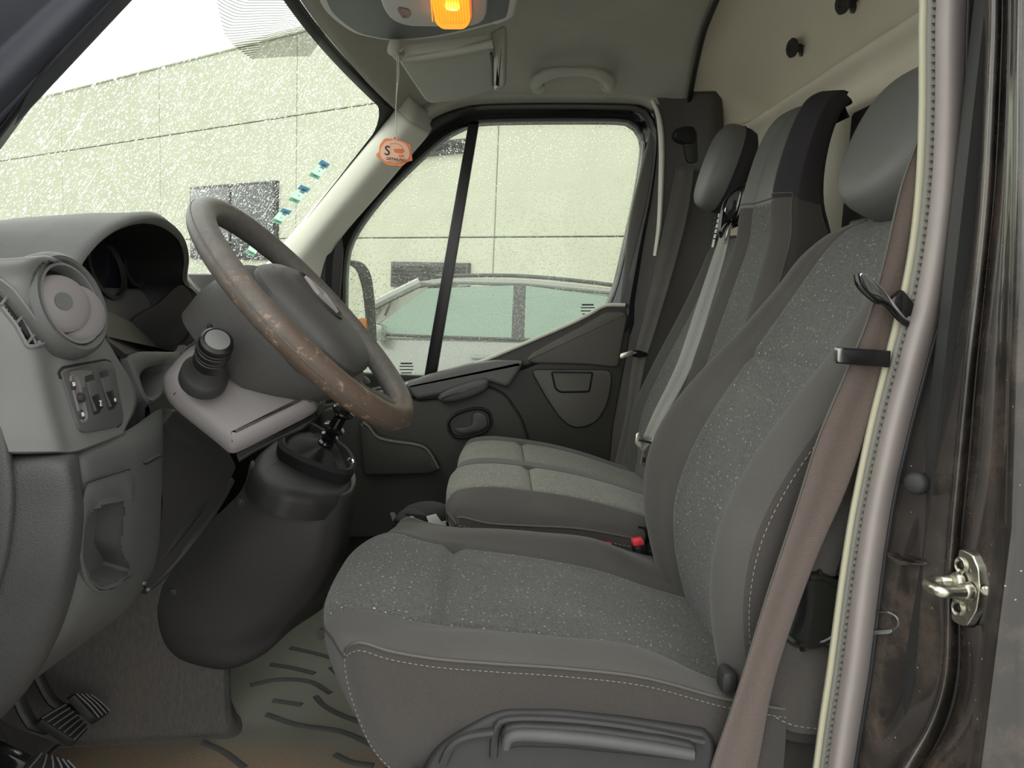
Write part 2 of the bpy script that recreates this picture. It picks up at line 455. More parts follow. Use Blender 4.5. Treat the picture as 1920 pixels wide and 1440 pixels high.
def wheel_leather():
    m, n, l, b = nodes('worn_wheel_leather'); o = coord(n)
    setv(b, rough=.5, spec=.35)
    g = noise(n, l, o, 60, 8, .8); big = noise(n, l, o, 6, 3)
    x = n.new('ShaderNodeSeparateXYZ'); l.new(o, x.inputs[0])
    # wear grows towards the near lower part of the rim, where the hands rest
    w = mathn(n, l, 'ADD', mathn(n, l, 'MULTIPLY', mathn(n, l, 'SUBTRACT', .92, x.outputs[2]), 2.2), mathn(n, l, 'MULTIPLY', mathn(n, l, 'SUBTRACT', 1.05, x.outputs[1]), 1.6))
    w = mathn(n, l, 'MULTIPLY', mathn(n, l, 'ADD', w, mathn(n, l, 'SUBTRACT', big, .55)), 1.0)
    base = mixc(n, l, ramp(n, l, g, [(.4, (0, 0, 0, 1)), (.6, (1, 1, 1, 1))]), C8(85, 83, 78), C8(99, 96, 90))
    c = mixc(n, l, ramp(n, l, w, [(.06, (0, 0, 0, 1)), (.42, (.9, .9, .9, 1))]), base, C8(80, 65, 54))
    p = mathn(n, l, 'MULTIPLY', ramp(n, l, g, [(.56, (0, 0, 0, 1)), (.62, (1, 1, 1, 1))]), ramp(n, l, w, [(.05, (0, 0, 0, 1)), (.3, (1, 1, 1, 1))]))
    c = mixc(n, l, mathn(n, l, 'MULTIPLY', p, .6), c, C8(150, 126, 108))
    l.new(c, b.inputs['Base Color'])
    v = n.new('ShaderNodeTexVoronoi'); v.inputs['Scale'].default_value = 620; l.new(o, v.inputs['Vector'])
    bump(n, l, b, v.outputs['Distance'], .3, .0006); K['leather'] = m
wheel_leather()
def carpet():
    m, n, l, b = nodes('footwell_carpet'); o = coord(n); setv(b, rough=.95, spec=.1)
    f = noise(n, l, scalev(n, l, o, (1, 1, .25)), 260, 5, .7); g = noise(n, l, o, 8, 4)
    c = mixc(n, l, f, C8(58, 56, 54), C8(102, 99, 95))
    c = mixc(n, l, mathn(n, l, 'MULTIPLY', ramp(n, l, g, [(.5, (0, 0, 0, 1)), (.8, (1, 1, 1, 1))]), .5), c, C8(96, 88, 78))
    l.new(c, b.inputs['Base Color']); bump(n, l, b, f, .6, .002); K['carpet'] = m
    m, n, l, b = nodes('dirty_rubber_mat'); o = coord(n); setv(b, rough=.55, spec=.4)
    x = n.new('ShaderNodeSeparateXYZ'); l.new(o, x.inputs[0])
    g = noise(n, l, o, 5, 6, .65); f = noise(n, l, o, 120, 5, .75)
    # sandy dirt trodden in under the pedals, on the door side of the mat
    d = mathn(n, l, 'ADD', mathn(n, l, 'MULTIPLY', mathn(n, l, 'SUBTRACT', 1.46, x.outputs[1]), 3.2), mathn(n, l, 'SUBTRACT', g, .5))
    d = mathn(n, l, 'ADD', d, mathn(n, l, 'MULTIPLY', mathn(n, l, 'SUBTRACT', f, .5), .9))
    c = mixc(n, l, g, C8(118, 118, 107), C8(142, 142, 130))
    c = mixc(n, l, ramp(n, l, d, [(.0, (0, 0, 0, 1)), (.7, (1, 1, 1, 1))]), c, C8(140, 116, 91))
    s = ramp(n, l, noise(n, l, o, 330, 3, .8), [(.57, (0, 0, 0, 1)), (.63, (1, 1, 1, 1))])
    c = mixc(n, l, mathn(n, l, 'MULTIPLY', s, ramp(n, l, d, [(.05, (.1, .1, .1, 1)), (.6, (.9, .9, .9, 1))])), c, C8(205, 170, 126))
    l.new(c, b.inputs['Base Color'])
    l.new(ramp(n, l, d, [(.0, (.5, .5, .5, 1)), (.5, (.9, .9, .9, 1))]), b.inputs['Roughness'])
    bump(n, l, b, f, .3, .001); K['mat'] = m
carpet()
def glass(name, tint, drop_scale, amount, streak=None, clear=None, haze=.0, lens=.02):
    """window pane: clear film plus rain beads that bend the light"""
    m, n, l, b = nodes(name); n.remove(b); out = n['Material Output']
    uv = coord(n, 'UV')
    tr = n.new('ShaderNodeBsdfTransparent'); tr.inputs[0].default_value = tint
    gl = n.new('ShaderNodeBsdfGlossy'); gl.inputs['Roughness'].default_value = .02
    fr = n.new('ShaderNodeFresnel'); fr.inputs[0].default_value = 1.35
    a = n.new('ShaderNodeMixShader'); l.new(mathn(n, l, 'MULTIPLY', fr.outputs[0], .6), a.inputs[0]); l.new(tr.outputs[0], a.inputs[1]); l.new(gl.outputs[0], a.inputs[2])
    def beads(scale, sc, thr, size):
        v = n.new('ShaderNodeTexVoronoi'); v.inputs['Scale'].default_value = scale; v.inputs['Randomness'].default_value = 1
        wob = n.new('ShaderNodeVectorMath'); wob.operation = 'ADD'
        nz = n.new('ShaderNodeTexNoise'); nz.inputs['Scale'].default_value = scale*1.3; l.new(uv, nz.inputs['Vector'])
        sc2 = n.new('ShaderNodeVectorMath'); sc2.operation = 'SCALE'; l.new(nz.outputs['Color'], sc2.inputs[0]); sc2.inputs['Scale'].default_value = .5/scale
        l.new(uv, wob.inputs[0]); l.new(sc2.outputs[0], wob.inputs[1])
        l.new(scalev(n, l, wob.outputs[0], sc), v.inputs['Vector'])
        x = n.new('ShaderNodeSeparateColor'); l.new(v.outputs['Color'], x.inputs[0])
        r = mathn(n, l, 'MULTIPLY', mathn(n, l, 'GREATER_THAN', x.outputs[0], thr), mathn(n, l, 'ADD', size*.45, mathn(n, l, 'MULTIPLY', x.outputs[1], size*.55)))
        h = mathn(n, l, 'MAXIMUM', mathn(n, l, 'SUBTRACT', r, v.outputs['Distance']), 0.0)
        return mathn(n, l, 'SQRT', mathn(n, l, 'MULTIPLY', h, 1.0))
    h = beads(drop_scale, (1, 1, 1), 1-amount, .42)
    h2 = beads(drop_scale*2.3, (1, .8, 1), 1-amount*.9, .4)
    hh = mathn(n, l, 'MAXIMUM', h, mathn(n, l, 'MULTIPLY', h2, .5))
    mask = mathn(n, l, 'GREATER_THAN', hh, .04)
    if clear is not None:
        mask = mathn(n, l, 'MULTIPLY', mask, clear(n, l, uv))
    if streak:
        st = noise(n, l, scalev(n, l, uv, streak[0], (0, 0, streak[1])), streak[2], 4, .7)
        sm = ramp(n, l, st, [(streak[3], (0, 0, 0, 1)), (streak[3]+.05, (1, 1, 1, 1))])
        if len(streak) > 4: sm = mathn(n, l, 'MULTIPLY', sm, streak[4](n, l, uv))
        hh = mathn(n, l, 'ADD', hh, mathn(n, l, 'MULTIPLY', st, 1.2)); mask = mathn(n, l, 'MAXIMUM', mask, sm)
    rf = n.new('ShaderNodeBsdfRefraction'); rf.inputs['IOR'].default_value = 1.22; rf.inputs['Roughness'].default_value = .03
    rf.inputs[0].default_value = tint
    bp = n.new('ShaderNodeBump'); bp.inputs['Strength'].default_value = 1; bp.inputs['Distance'].default_value = lens; l.new(hh, bp.inputs['Height'])
    l.new(bp.outputs[0], rf.inputs['Normal'])
    g2 = n.new('ShaderNodeBsdfGlossy'); g2.inputs['Roughness'].default_value = .05; l.new(bp.outputs[0], g2.inputs['Normal'])
    mixd = n.new('ShaderNodeMixShader'); mixd.inputs[0].default_value = .08; l.new(rf.outputs[0], mixd.inputs[1]); l.new(g2.outputs[0], mixd.inputs[2])
    trd = n.new('ShaderNodeBsdfTransparent')
    l.new(ramp(n, l, hh, [(.0, (.16, .17, .15, 1)), (.08, (.5, .53, .48, 1)), (.2, tint)]), trd.inputs[0])  # dark bead rims painted as a tint, in place of bent light
    t2 = n.new('ShaderNodeMixShader'); l.new(ramp(n, l, hh, [(.05, (0, 0, 0, 1)), (.16, (.6, .6, .6, 1))]), t2.inputs[0]); l.new(trd.outputs[0], t2.inputs[1]); l.new(mixd.outputs[0], t2.inputs[2])
    f = n.new('ShaderNodeMixShader'); l.new(mask, f.inputs[0]); l.new(a.outputs[0], f.inputs[1]); l.new(t2.outputs[0], f.inputs[2])
    last = f.outputs[0]
    if haze:
        tl = n.new('ShaderNodeBsdfTranslucent'); tl.inputs[0].default_value = (.9, .95, .85, 1)
        q = n.new('ShaderNodeMixShader'); q.inputs[0].default_value = haze; l.new(last, q.inputs[1]); l.new(tl.outputs[0], q.inputs[2]); last = q.outputs[0]
    l.new(last, out.inputs['Surface']); K[name] = m
def uvbox(u0, u1, v0, v1, soft):
    def f(n, l, uv):
        x = n.new('ShaderNodeSeparateXYZ'); l.new(uv, x.inputs[0])
        nz = mathn(n, l, 'MULTIPLY', mathn(n, l, 'SUBTRACT', noise(n, l, uv, 9, 3), .5), .25)
        def edge(s, a, b):
            mr = n.new('ShaderNodeMapRange'); mr.inputs[1].default_value = a; mr.inputs[2].default_value = b; l.new(mathn(n, l, 'ADD', s, nz), mr.inputs[0]); return mr.outputs[0]
        r = mathn(n, l, 'MULTIPLY', edge(x.outputs[0], u0-soft, u0+soft), edge(x.outputs[0], u1+soft, u1-soft))
        r = mathn(n, l, 'MULTIPLY', r, mathn(n, l, 'MULTIPLY', edge(x.outputs[1], v0-soft, v0+soft), edge(x.outputs[1], v1+soft, v1-soft)))
        return mathn(n, l, 'GREATER_THAN', r, .5)
    return f
glass('wet_windshield', (.95, 1, .93, 1), 120, .6, streak=((.045, 1, 1), .10, 130, .62))
glass('wet_door_glass', (.93, .98, .9, 1), 150, .8, haze=.06, lens=.05)
def dots():
    m, n, l, b = nodes('dot_screen'); uv = coord(n, 'UV'); setv(b, col=C8(40, 42, 40), rough=.6)
    c = n.new('ShaderNodeTexChecker'); c.inputs['Scale'].default_value = 330; l.new(scalev(n, l, uv, (1, 1, 1), (0, 0, .5)), c.inputs['Vector'])
    tr = n.new('ShaderNodeBsdfTransparent'); mx = n.new('ShaderNodeMixShader')
    l.new(mathn(n, l, 'MULTIPLY', c.outputs['Fac'], .9), mx.inputs[0]); l.new(tr.outputs[0], mx.inputs[1]); l.new(b.outputs[0], mx.inputs[2])
    l.new(mx.outputs[0], n['Material Output'].inputs['Surface']); K['dots'] = m
dots()
def outside():
    m, n, l, b = nodes('precast_concrete'); o = coord(n); setv(b, rough=.85, spec=.2)
    f = noise(n, l, o, 1.2, 7, .65); l.new(ramp(n, l, f, [(.3, C8(170, 172, 154)), (.75, C8(180, 182, 165))]), b.inputs['Base Color'])
    bump(n, l, b, noise(n, l, o, 60, 4), .2, .004); K['concrete'] = m
    m, n, l, b = nodes('wet_asphalt'); o = coord(n)
    f = noise(n, l, o, 90, 6, .7); g = noise(n, l, o, .8, 4)
    l.new(ramp(n, l, f, [(.3, C8(140, 140, 136)), (.7, C8(178, 178, 172))]), b.inputs['Base Color'])
    l.new(ramp(n, l, g, [(.4, (.25, .25, .25, 1)), (.6, (.75, .75, .75, 1))]), b.inputs['Roughness']); bump(n, l, b, f, .4, .006); K['asphalt'] = m
outside()
simple('car_paint', C8(118, 122, 116), .25, .3, .5, .6); simple('car_window', C8(96, 118, 104), .08, 0, .7); simple('tyre', C8(28, 28, 28), .8)
# ================================================================== outside
gm = mesh_from('ground', [V(-40, -30, -.58), V(40, -30, -.58), V(40, 60, -.58), V(-40, 60, -.58)], [(0, 1, 2, 3)], K['asphalt'], smooth=False)
struct(gm, 'wet asphalt yard outside the van')
d0 = ray(-1000, 500); WD = V(d0.x, d0.y, 0).normalized()          # the long direction of the concrete hall
p0 = P(930, 350, 13.0); WO = V(p0.x, p0.y, 0)
WN = V(WD.y, -WD.x, 0);  WN = -WN if WN.dot(V(0, -1, 0)) < 0 else WN
def PW(u, v, off=0.0):
    d = ray(u, v); o = WO + WN*off
    return CAM + d*((o-CAM).dot(WN)/d.dot(WN))
hall = thing('industrial_hall', 'pale precast concrete hall standing behind the parked grey car', 'building', WO + V(0, 0, -.58))
zj = [-.58, PW(900, 445).z, PW(590, 211).z, PW(250, 140).z]
RW = Matrix((WD, -WN, V(0, 0, 1))).transposed()
for i in range(-5, 5):
    for k in range(3):
        a, b = zj[k], zj[k+1]; w = 5.2
        c = WO + WD*(w*(i+.5)) - WN*.10 + V(0, 0, (a+b)/2)
        box('panel', c, w-.02, .2, b-a-.02, K['concrete'], hall, RW, bev=.012, seg=1)
box('backing_wall', WO - WN*.32, 52, .2, zj[3]*2-.1, K['concrete'], hall, RW, bev=0)
box('roof_coping', WO - WN*.12 + V(0, 0, zj[3]+.05), 52.2, .36, .1, K['trimgrey'], hall, RW, bev=.02)
def opening(name, u0, v0, u1, v1, slats=0):
    a, b = PW(u0, v1), PW(u1, v0); c = (a+b)/2; w = abs((b-a).dot(WD)); h = abs(b.z-a.z)
    f = box(name, c + WN*.03, w+.12, .1, h+.12, K['dark'], hall, RW, bev=.01)
    if slats:
        for i in range(slats):
            box('slat', c + WN*.09 + V(0, 0, h*((i+.5)/slats-.5)), w, .02, h/slats*.7, K['darker'], f, RW @ Matrix.Rotation(.5, 3, 'X'), bev=0)
    else:
        box('pane', c + WN*.085, w, .02, h, K['dark_glass'], f, RW, bev=.004)
        box('glazing_bar', c + WN*.1, .06, .03, h, K['dark'], f, RW, bev=.004)
opening('window', 365, 345, 520, 480)
opening('ventilation_grille', 742, 500, 878, 532, 5)
opening('ventilation_grille', 790, 268, 872, 288, 3)

# parked car: front to the left, turned a little towards the van
def parked_car():
    org = V(-.05, 7.6, -.58); ang = math.radians(-6)
    RX = Matrix.Rotation(ang, 3, 'Z')
    def T(x, y, z): return org + RX @ V(x, y, z)          # x back along the car, y away
    car = thing('parked_car', 'rain-wet grey hatchback parked outside the passenger window', 'car', org)
    def sect(x, hw, z0, z1, ins):                          # one body section
        pts = []
        for s in (-1, 1):
            prof = [(hw*.93, z0), (hw, z0+.2), (hw*1.0, (z0+z1)/2), (hw-ins*.4, z1-.06), (hw-ins, z1)]
            prof = prof if s == -1 else prof[::-1]
            pts += [T(x, s*w, z) for w, z in prof]
        return pts
    body = [(-2.1, .55, .3, .62, .1), (-2.05, .74, .22, .78, .1), (-1.8, .86, .2, .90, .08), (-1.1, .89, .2, 1.0, .06), (-.2, .9, .2, 1.03, .05), (.9, .9, .2, 1.06, .05), (1.8, .87, .22, 1.07, .06), (2.08, .78, .3, 1.0, .1), (2.15, .66, .4, .9, .1)]
    loft('body', [sect(*b) for b in body], K['car_paint'], car, True, True)
    # greenhouse: roof, pillars and glass
    def ring(x, hb, zb):
        return [T(x, s*hb, zb) for s in (-1, 1)]
    RF = [(-.62, .60, 1.50), (-.3, .63, 1.555), (.4, .635, 1.565), (1.15, .60, 1.52), (1.7, .55, 1.42)]
    roofG = [[T(x, w*k, z + (.035*(1-k*k))) for k in (-1, -.9, -.5, 0, .5, .9, 1)] for x, w, z in RF]
    grid('roof', roofG, K['car_paint'], car, thick=.05, off=-1)
    def quad(name, pts, mat, th=.02, par=None):
        n = (pts[1]-pts[0]).cross(pts[2]-pts[0]).normalized(); n = n if n.dot(CAM-pts[0]) > 0 else -n
        return slab(name, pts, n, th, mat, par or car, bev=.004, seg=1)
    quad('windshield', [T(-1.35, -.72, 1.0), T(-.62, -.58, 1.50), T(-.62, .58, 1.50), T(-1.35, .72, 1.0)], K['car_window'])
    quad('rear_window', [T(2.05, -.66, 1.05), T(1.7, -.53, 1.42), T(1.7, .53, 1.42), T(2.05, .66, 1.05)], K['car_window'])
    for s in (-1, 1):
        def S(x, t):      # point on the side glass plane, t 0 belt .. 1 roof
            zt = np.interp(x, [r[0] for r in RF], [r[2] for r in RF])-.02; wt = np.interp(x, [r[0] for r in RF], [r[1] for r in RF])
            return T(x, s*lerp(.845, wt, t), lerp(1.03, zt, t))
        quad('side_window', [S(-1.0, .02), S(-.52, .92), S(.28, .96), S(.30, .02)], K['car_window'])
        quad('side_window', [S(.40, .02), S(.38, .96), S(1.2, .92), S(1.28, .02)], K['car_window'])
        quad('side_window', [S(1.38, .1), S(1.3, .9), S(1.62, .75)], K['car_window'])
        quad('pillar', [S(.29, 0), S(.27, .97), S(.39, .97), S(.41, 0)], K['dark'], .03)
        quad('pillar', [S(1.28, 0), S(1.2, .95), S(1.31, .93), S(1.40, 0)], K['car_paint'], .03)
        tube('pillar', [T(-1.38, s*.8, 1.01), T(-1.0, s*.73, 1.27), T(-.58, s*.62, 1.51)], .045, K['car_paint'], car, n=8, res=8)
        tube('pillar', [T(2.08, s*.74, 1.04), T(1.9, s*.66, 1.25), T(1.68, s*.56, 1.44)], .06, K['car_paint'], car, n=8, res=8)
        tube('roof_rail', [T(-.45, s*.6, 1.57), T(.3, s*.6, 1.605), T(1.1, s*.57, 1.565), T(1.5, s*.54, 1.5)], .018, K['dark'], car, n=8, res=12)
        tube('window_trim', [T(-1.2, s*.87, 1.03), T(0, s*.875, 1.045), T(1.6, s*.86, 1.075)], .015, K['dark'], car, n=6, res=10)
        box('door_handle', T(.05, s*.9, .88), .2, .05, .035, K['car_paint'], car, RX, bev=.01)
        box('door_handle', T(1.05, s*.9, .9), .2, .05, .035, K['car_paint'], car, RX, bev=.01)
        box('side_mirror', T(-.85, s*.98, 1.06), .1, .2, .14, K['car_paint'], car, RX, bev=.03)
        for x in (-1.3, 1.32):
            w = lathe('wheel', [(.02, .09), (.19, .1), (.21, .07), (.30, .1), (.325, .06), (.325, -.08), (.2, -.1)], T(x, s*.82, .325), RX @ V(0, s, 0), K['tyre'], car)
            lathe('wheel_cover', [(.01, .12), (.18, .115), (.2, .09)], T(x, s*.82, .325), RX @ V(0, s, 0), K['steel'], w, n=16)
parked_car()

# ================================================================== van shell
YC = 1.66
def wsx(y, s):
    """windshield: s 0 header .. 1 sill"""
    k = 1-((y-YC)/.69)**2
    return V(-.327-.475*s-.10*k*(1-.15*s), y, 1.419+.05*k*(1-s)-.63*s)
ws = [[wsx(.93+1.46*j/48, i/40) for j in range(49)] for i in range(41)]
w1 = grid('window_1', ws, K['wet_windshield']); struct(w1, 'raked windshield running with rain')
# black printed border on the inside of the glass
def frit(name, path, w, nrm=.004):
    G = [[p+V(nrm, 0, -nrm*.6), q+V(nrm, 0, -nrm*.6)] for p, q in zip(path, w)]
    grid(name, G, K['satin_black'], w1, thick=.001)
ye0, ye1 = .955, 2.365
frit('border', [wsx(ye1+.03, i/30) for i in range(31)], [wsx(ye1-.012, i/30) for i in range(31)])
frit('border', [wsx(ye0-.03, i/30) for i in range(31)], [wsx(ye0+.012, i/30) for i in range(31)])
frit('border', [wsx(.93+1.46*i/40, 0) for i in range(41)], [wsx(.93+1.46*i/40, .035) for i in range(41)])
# the corner curve of the border at the far header
cc = []
for i in range(9):
    a = math.pi/2*i/8; cc.append((ye1-.012-.10*(1-math.sin(a)), .03+.13*(1-math.cos(a))))
verts = [wsx(ye1+.01, 0)+V(.005, 0, -.003)] + [wsx(y, s)+V(.005, 0, -.003) for y, s in cc]
mesh_from('border', verts, [(0, i, i+1) for i in range(1, 9)], K['satin_black'], w1, smooth=False)
# dotted sun screen behind the mirror
dp = [(1.16, .0), (1.15, .07), (1.30, .155), (1.46, .20), (1.62, .19), (1.86, .07), (1.84, .0)]
dG = []
for i in range(9):
    t = i/8; dG.append([])
    for j in range(13):
        q = j/12; y = lerp(1.16, 1.85, q)
        sm = np.interp(y, [a for a, b in dp[1:-1]], [b for a, b in dp[1:-1]])
        dG[-1].append(wsx(y, sm*t)+V(.006, 0, -.004))
grid('dotted_screen', dG, K['dots'], w1)

# roof lining
rows = []
for X, zs, bow in ((None, None, 0), (-.20, (1.435, 1.475, 1.53, 1.545, 1.53, 1.475, 1.435), .06), (.1, (1.455, 1.50, 1.57, 1.60, 1.57, 1.50, 1.455), 0), (.35, (1.465, 1.51, 1.59, 1.63, 1.59, 1.51, 1.465), 0), (.57, (1.45, 1.50, 1.60, 1.66, 1.60, 1.50, 1.45), .075)):
    r = []
    for j, y in enumerate((.86, .95, 1.2, YC, 2.12, 2.37, 2.455)):
        if X is None:
            q = wsx(min(max(y, .93), 2.39), 0); r.append(V(q.x+.012, y, q.z-.012))
        else: r.append(V(X-bow*(1-((y-YC)/.8)**2), y, zs[j]))
    rows.append(r)
ceil = grid('ceiling', dense(rows, 40, 60), K['head'], thick=.03, off=1); struct(ceil, 'grey fabric roof lining')
# beige rear bulkhead with a pressed fold, rising into the roof
prof = [(.70, -.02), (.72, .5), (.735, 1.0), (.735, 1.30), (.735, 1.362), (.704, 1.392), (.708, 1.406), (.752, 1.44), (.752, 1.50), (.73, 1.58), (.68, 1.64), (.58, 1.678), (.49, 1.682)]
ys = [.80, .95, 1.2, YC, 2.1, 2.32, 2.40, 2.45]
G = []
for X, z in prof:
    r = []
    for y in ys:
        e = max(0, (abs(y-YC)-.64)/.15); e = min(e, 1)
        up = max(0, (z-1.42)/.25)
        r.append(V(X-.14*e**1.6*(1 if z > .9 else .3)-.0*up, y, z - up*(.20*min(1, (abs(y-YC)/.79))**2.4)))
    G.append(r)
rear = grid('wall_rear', dense(G, 70, 50), K['bulk'], thick=.004, off=0); struct(rear, 'beige lined bulkhead with a long pressed fold')
tube('seam', [V(.572-.075*(1-((y-YC)/.8)**2), y, np.interp(y, [.86, .95, 1.2, YC, 2.12, 2.37, 2.455], [1.45, 1.50, 1.60, 1.66, 1.60, 1.50, 1.45])-.004) for y in np.linspace(.9, 2.42, 30)], .007, K['darker'], ceil, n=6)
# floor, front bulkhead, skins that close the cab
fl = box('floor', V(-.15, YC, -.03), 1.8, 1.72, .05, K['darker'], bev=0); struct(fl, 'van cab floor under the mat')
fw = grid('wall_front', dense([[V(-1.02, y, -.02), V(-1.02, y, .3), V(-.98, y, .7), V(-.9, y, .80)] for y in (.83, 1.3, 2.0, 2.47)], 12, 12), K['darker'], thick=.03, off=1); struct(fw, 'dark bulkhead behind the dashboard')

# ------------------------------------------------------------------ far side: door, glass, pillars
YD = 2.42
win_in = [(648, 560), (650, 500), (662, 450), (706, 385), (765, 322), (830, 263), (868, 241), (900, 231), (1000, 228), (1150, 228), (1183, 233), (1200, 252), (1204, 280), (1192, 360), (1170, 460), (1148, 548), (1120, 590), (1060, 618), (960, 660), (870, 690), (800, 706), (720, 722), (672, 728), (652, 690), (648, 620)]
win_mid = [(626, 560), (628, 492), (642, 436), (690, 366), (752, 300), (818, 240), (860, 219), (898, 208), (1000, 205), (1155, 206), (1198, 212), (1217, 234), (1222, 268), (1210, 360), (1188, 462), (1168, 556), (1150, 604), (1066, 640), (966, 682), (876, 712), (806, 728), (724, 744), (668, 748), (632, 700), (626, 620)]
win_out = [(598, 560), (600, 480), (620, 415), (672, 345), (738, 280), (808, 222), (855, 204), (898, 196), (1000, 193), (1158, 194), (1208, 200), (1228, 226), (1236, 266), (1226, 360), (1206, 466), (1190, 566), (1180, 630), (1080, 660), (976, 700), (880, 730), (810, 745), (728, 760), (664, 764), (612, 710), (598, 620)]
def lp(px, y, n=96): return crom([P(u, v, y) for u, v in px], n, True)
o_in = lp(win_in, 2.47); o_mid = lp(win_mid, 2.44); o_out = lp(win_out, 2.425)
door = frame('door_1', 'charcoal passenger door, closed, with rain on its glass')
gl = mesh_from('glass', [sum(o_in, V(0, 0, 0))/96] + [p+V(0, .012, 0) for p in o_in], [(0, i+1, (i+1) % 96+1) for i in range(96)], K['wet_door_glass'], door,
               uvs=[(0, 0)]*97)
uvd = gl.data.uv_layers[0].data
for lpz in gl.data.loops:
    c = gl.data.vertices[lpz.vertex_index].co; uvd[lpz.index].uv = (c.x, c.z)
loft('window_frame', [[p+V(0, .05, 0) for p in o_in], o_in, [lerp(a, b, .4)+V(0, -.006, 0) for a, b in zip(o_in, o_mid)], [p+V(0, .004, 0) for p in o_mid]], K['gloss_black'], door)
loft('window_seal', [[p+V(0, .03, 0) for p in o_mid], [p+V(0, -.006, 0) for p in o_mid], [lerp(a, b, .5)+V(0, -.018, 0) for a, b in zip(o_mid, o_out)], o_out, [p+V(0, .05, 0) for p in o_out]], K['rubber'], door)
# bar between quarter light and main pane
bar = [P(878, 232, 2.462), P(898, 232, 2.462), P(818, 706, 2.462), P(795, 706, 2.462)]
slab('divider_bar', bar, V(0, -1, 0), .02, K['satin_black'], door, bev=.003)
# little printed glass marks in rows
for (u, v, y) in ((762, 680, 2.474), (1102, 570, 2.474)):
    for k, (w, h) in enumerate(((22, 3), (26, 2), (26, 2), (20, 2))):
        slab('glass_mark', [P(u-w/2, v+k*6, y), P(u+w/2, v+k*6, y), P(u+w/2, v+h+k*6, y), P(u-w/2, v+h+k*6, y)], V(0, -1, 0), .0008, K['console'], door, bev=0)
# door card
card = [(600, 760), (664, 752), (728, 734), (790, 716), (870, 692), (962, 655), (1060, 612), (1105, 590), (1132, 572), (1172, 571), (1186, 582), (1180, 640), (1165, 720), (1150, 800), (1142, 900), (1140, 1010), (900, 1010), (600, 1010)]
pc = [P(u, v, YD) for u, v in roundpoly(card, 10, 3)]
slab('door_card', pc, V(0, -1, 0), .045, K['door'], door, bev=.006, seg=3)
# pale lip along the top of the card
tube('card_lip', [P(u, v, YD-.004) for u, v in ((735, 729), (790, 713), (870, 690), (962, 653), (1060, 611), (1105, 589), (1134, 573), (1172, 572))], .006, K['trimgrey'], door, n=8, res=40)
# upper raised panel behind the armrest
up = [(985, 676), (1000, 660), (1070, 622), (1110, 600), (1136, 584), (1170, 584), (1178, 592), (1168, 640), (1160, 690), (1100, 684), (1000, 682)]
slab('upper_panel', [P(u, v, YD-.012) for u, v in roundpoly(up, 8, 3)], V(0, -1, 0), .014, K['door_lit'], door, bev=.008, seg=3)
arm = [(757, 722), (800, 705), (880, 683), (930, 676), (984, 677), (970, 703), (952, 728), (918, 716), (880, 722), (830, 740), (780, 750)]
slab('armrest', [P(u, v, YD-.045) for u, v in roundpoly(arm, 8, 3)], V(0, -1, 0), .05, K['dash_light'], door, bev=.014, seg=4)
hp = [(818, 748), (826, 738), (850, 726), (895, 712), (912, 710), (919, 717), (914, 732), (890, 745), (850, 756), (828, 756)]
slab('pull_handle', [P(u, v, YD-.07) for u, v in roundpoly(hp, 8, 3)], V(0, -1, 0), .06, K['dash'], door, bev=.014, seg=4)
# lower flank of the card, stepping inwards in front of the speaker
fl_ = [(600, 770), (757, 728), (775, 752), (850, 745), (915, 722), (950, 740), (980, 785), (1000, 850), (1010, 1010), (600, 1010)]
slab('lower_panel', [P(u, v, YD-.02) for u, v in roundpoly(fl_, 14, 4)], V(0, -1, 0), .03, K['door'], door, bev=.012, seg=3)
# pocket with dark mouth
pk = [(995, 693), (1146, 694), (1145, 725), (1136, 762), (1118, 790), (1090, 802), (1066, 798), (1046, 778), (1020, 738)]
slab('pocket_panel', [P(u, v, YD-.007) for u, v in roundpoly(pk, 12, 4)], V(0, -1, 0), .010, K['door_lit'], door, bev=.003)
tube('pocket_seam', [P(u, v, YD-.004) for u, v in roundpoly(pk, 14, 4)], .0028, K['darker'], door, n=6, closed=True)
mo = [P(u, v, YD-.0085) for u, v in roundpoly([(1032, 696), (1113, 697), (1106, 736), (1050, 737), (1040, 730)], 5, 3)]
mi = inset(mo, V(0, -1, 0), .004)
mouth = loft('pocket_mouth', [mo, [p+V(0, -.003, 0) for p in mi], [p+V(0, .004, 0) for p in inset(mi, V(0, -1, 0), .003)]], K['darker'], door, False, True)
# oval release with its lever
oc = P(881, 793, YD-.024); oa = (P(922, 782, YD-.024)-oc)*1.02; ob = (P(876, 766, YD-.024)-oc); ob -= oa*(ob.dot(oa)/oa.dot(oa))
E_ = lambda k, dy: [p+V(0, dy, 0) for p in ellip(oc, oa*k, ob*(1-(1-k)*1.5), 36, 2.6)]
rel = loft('release_surround', [E_(1.0, .01), E_(1.0, -.008), E_(.93, -.012), E_(.86, -.004), E_(.84, .02)], K['dark'], door, False, True)
lv = [oc+oa*a+ob*b+V(0, -.012, 0) for a, b in ((-.72, -.02), (-.2, -.18), (.1, -.05), (.2, .55), (.5, .6), (.74, .3), (.74, -.3), (.5, -.6), (-.2, -.62), (-.55, -.45))]
slab('release_lever', crom(lv, 30, True), V(0, -1, 0), .012, K['dash'], rel, bev=.004)
# map pocket low on the door
mp = [(672, 792), (690, 800), (704, 818), (730, 826), (785, 834), (806, 848), (826, 884), (800, 890), (680, 892)]
mpw = [P(u, v, YD-.075) for u, v in roundpoly(mp, 12, 4)]
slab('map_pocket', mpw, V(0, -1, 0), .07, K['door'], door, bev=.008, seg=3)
tube('map_pocket_lip', [P(u, v, YD-.077) for u, v in ((680, 792), (692, 801), (706, 819), (732, 827), (785, 835), (804, 847), (822, 878))], .005, K['dash_light'], door, n=8, res=24)
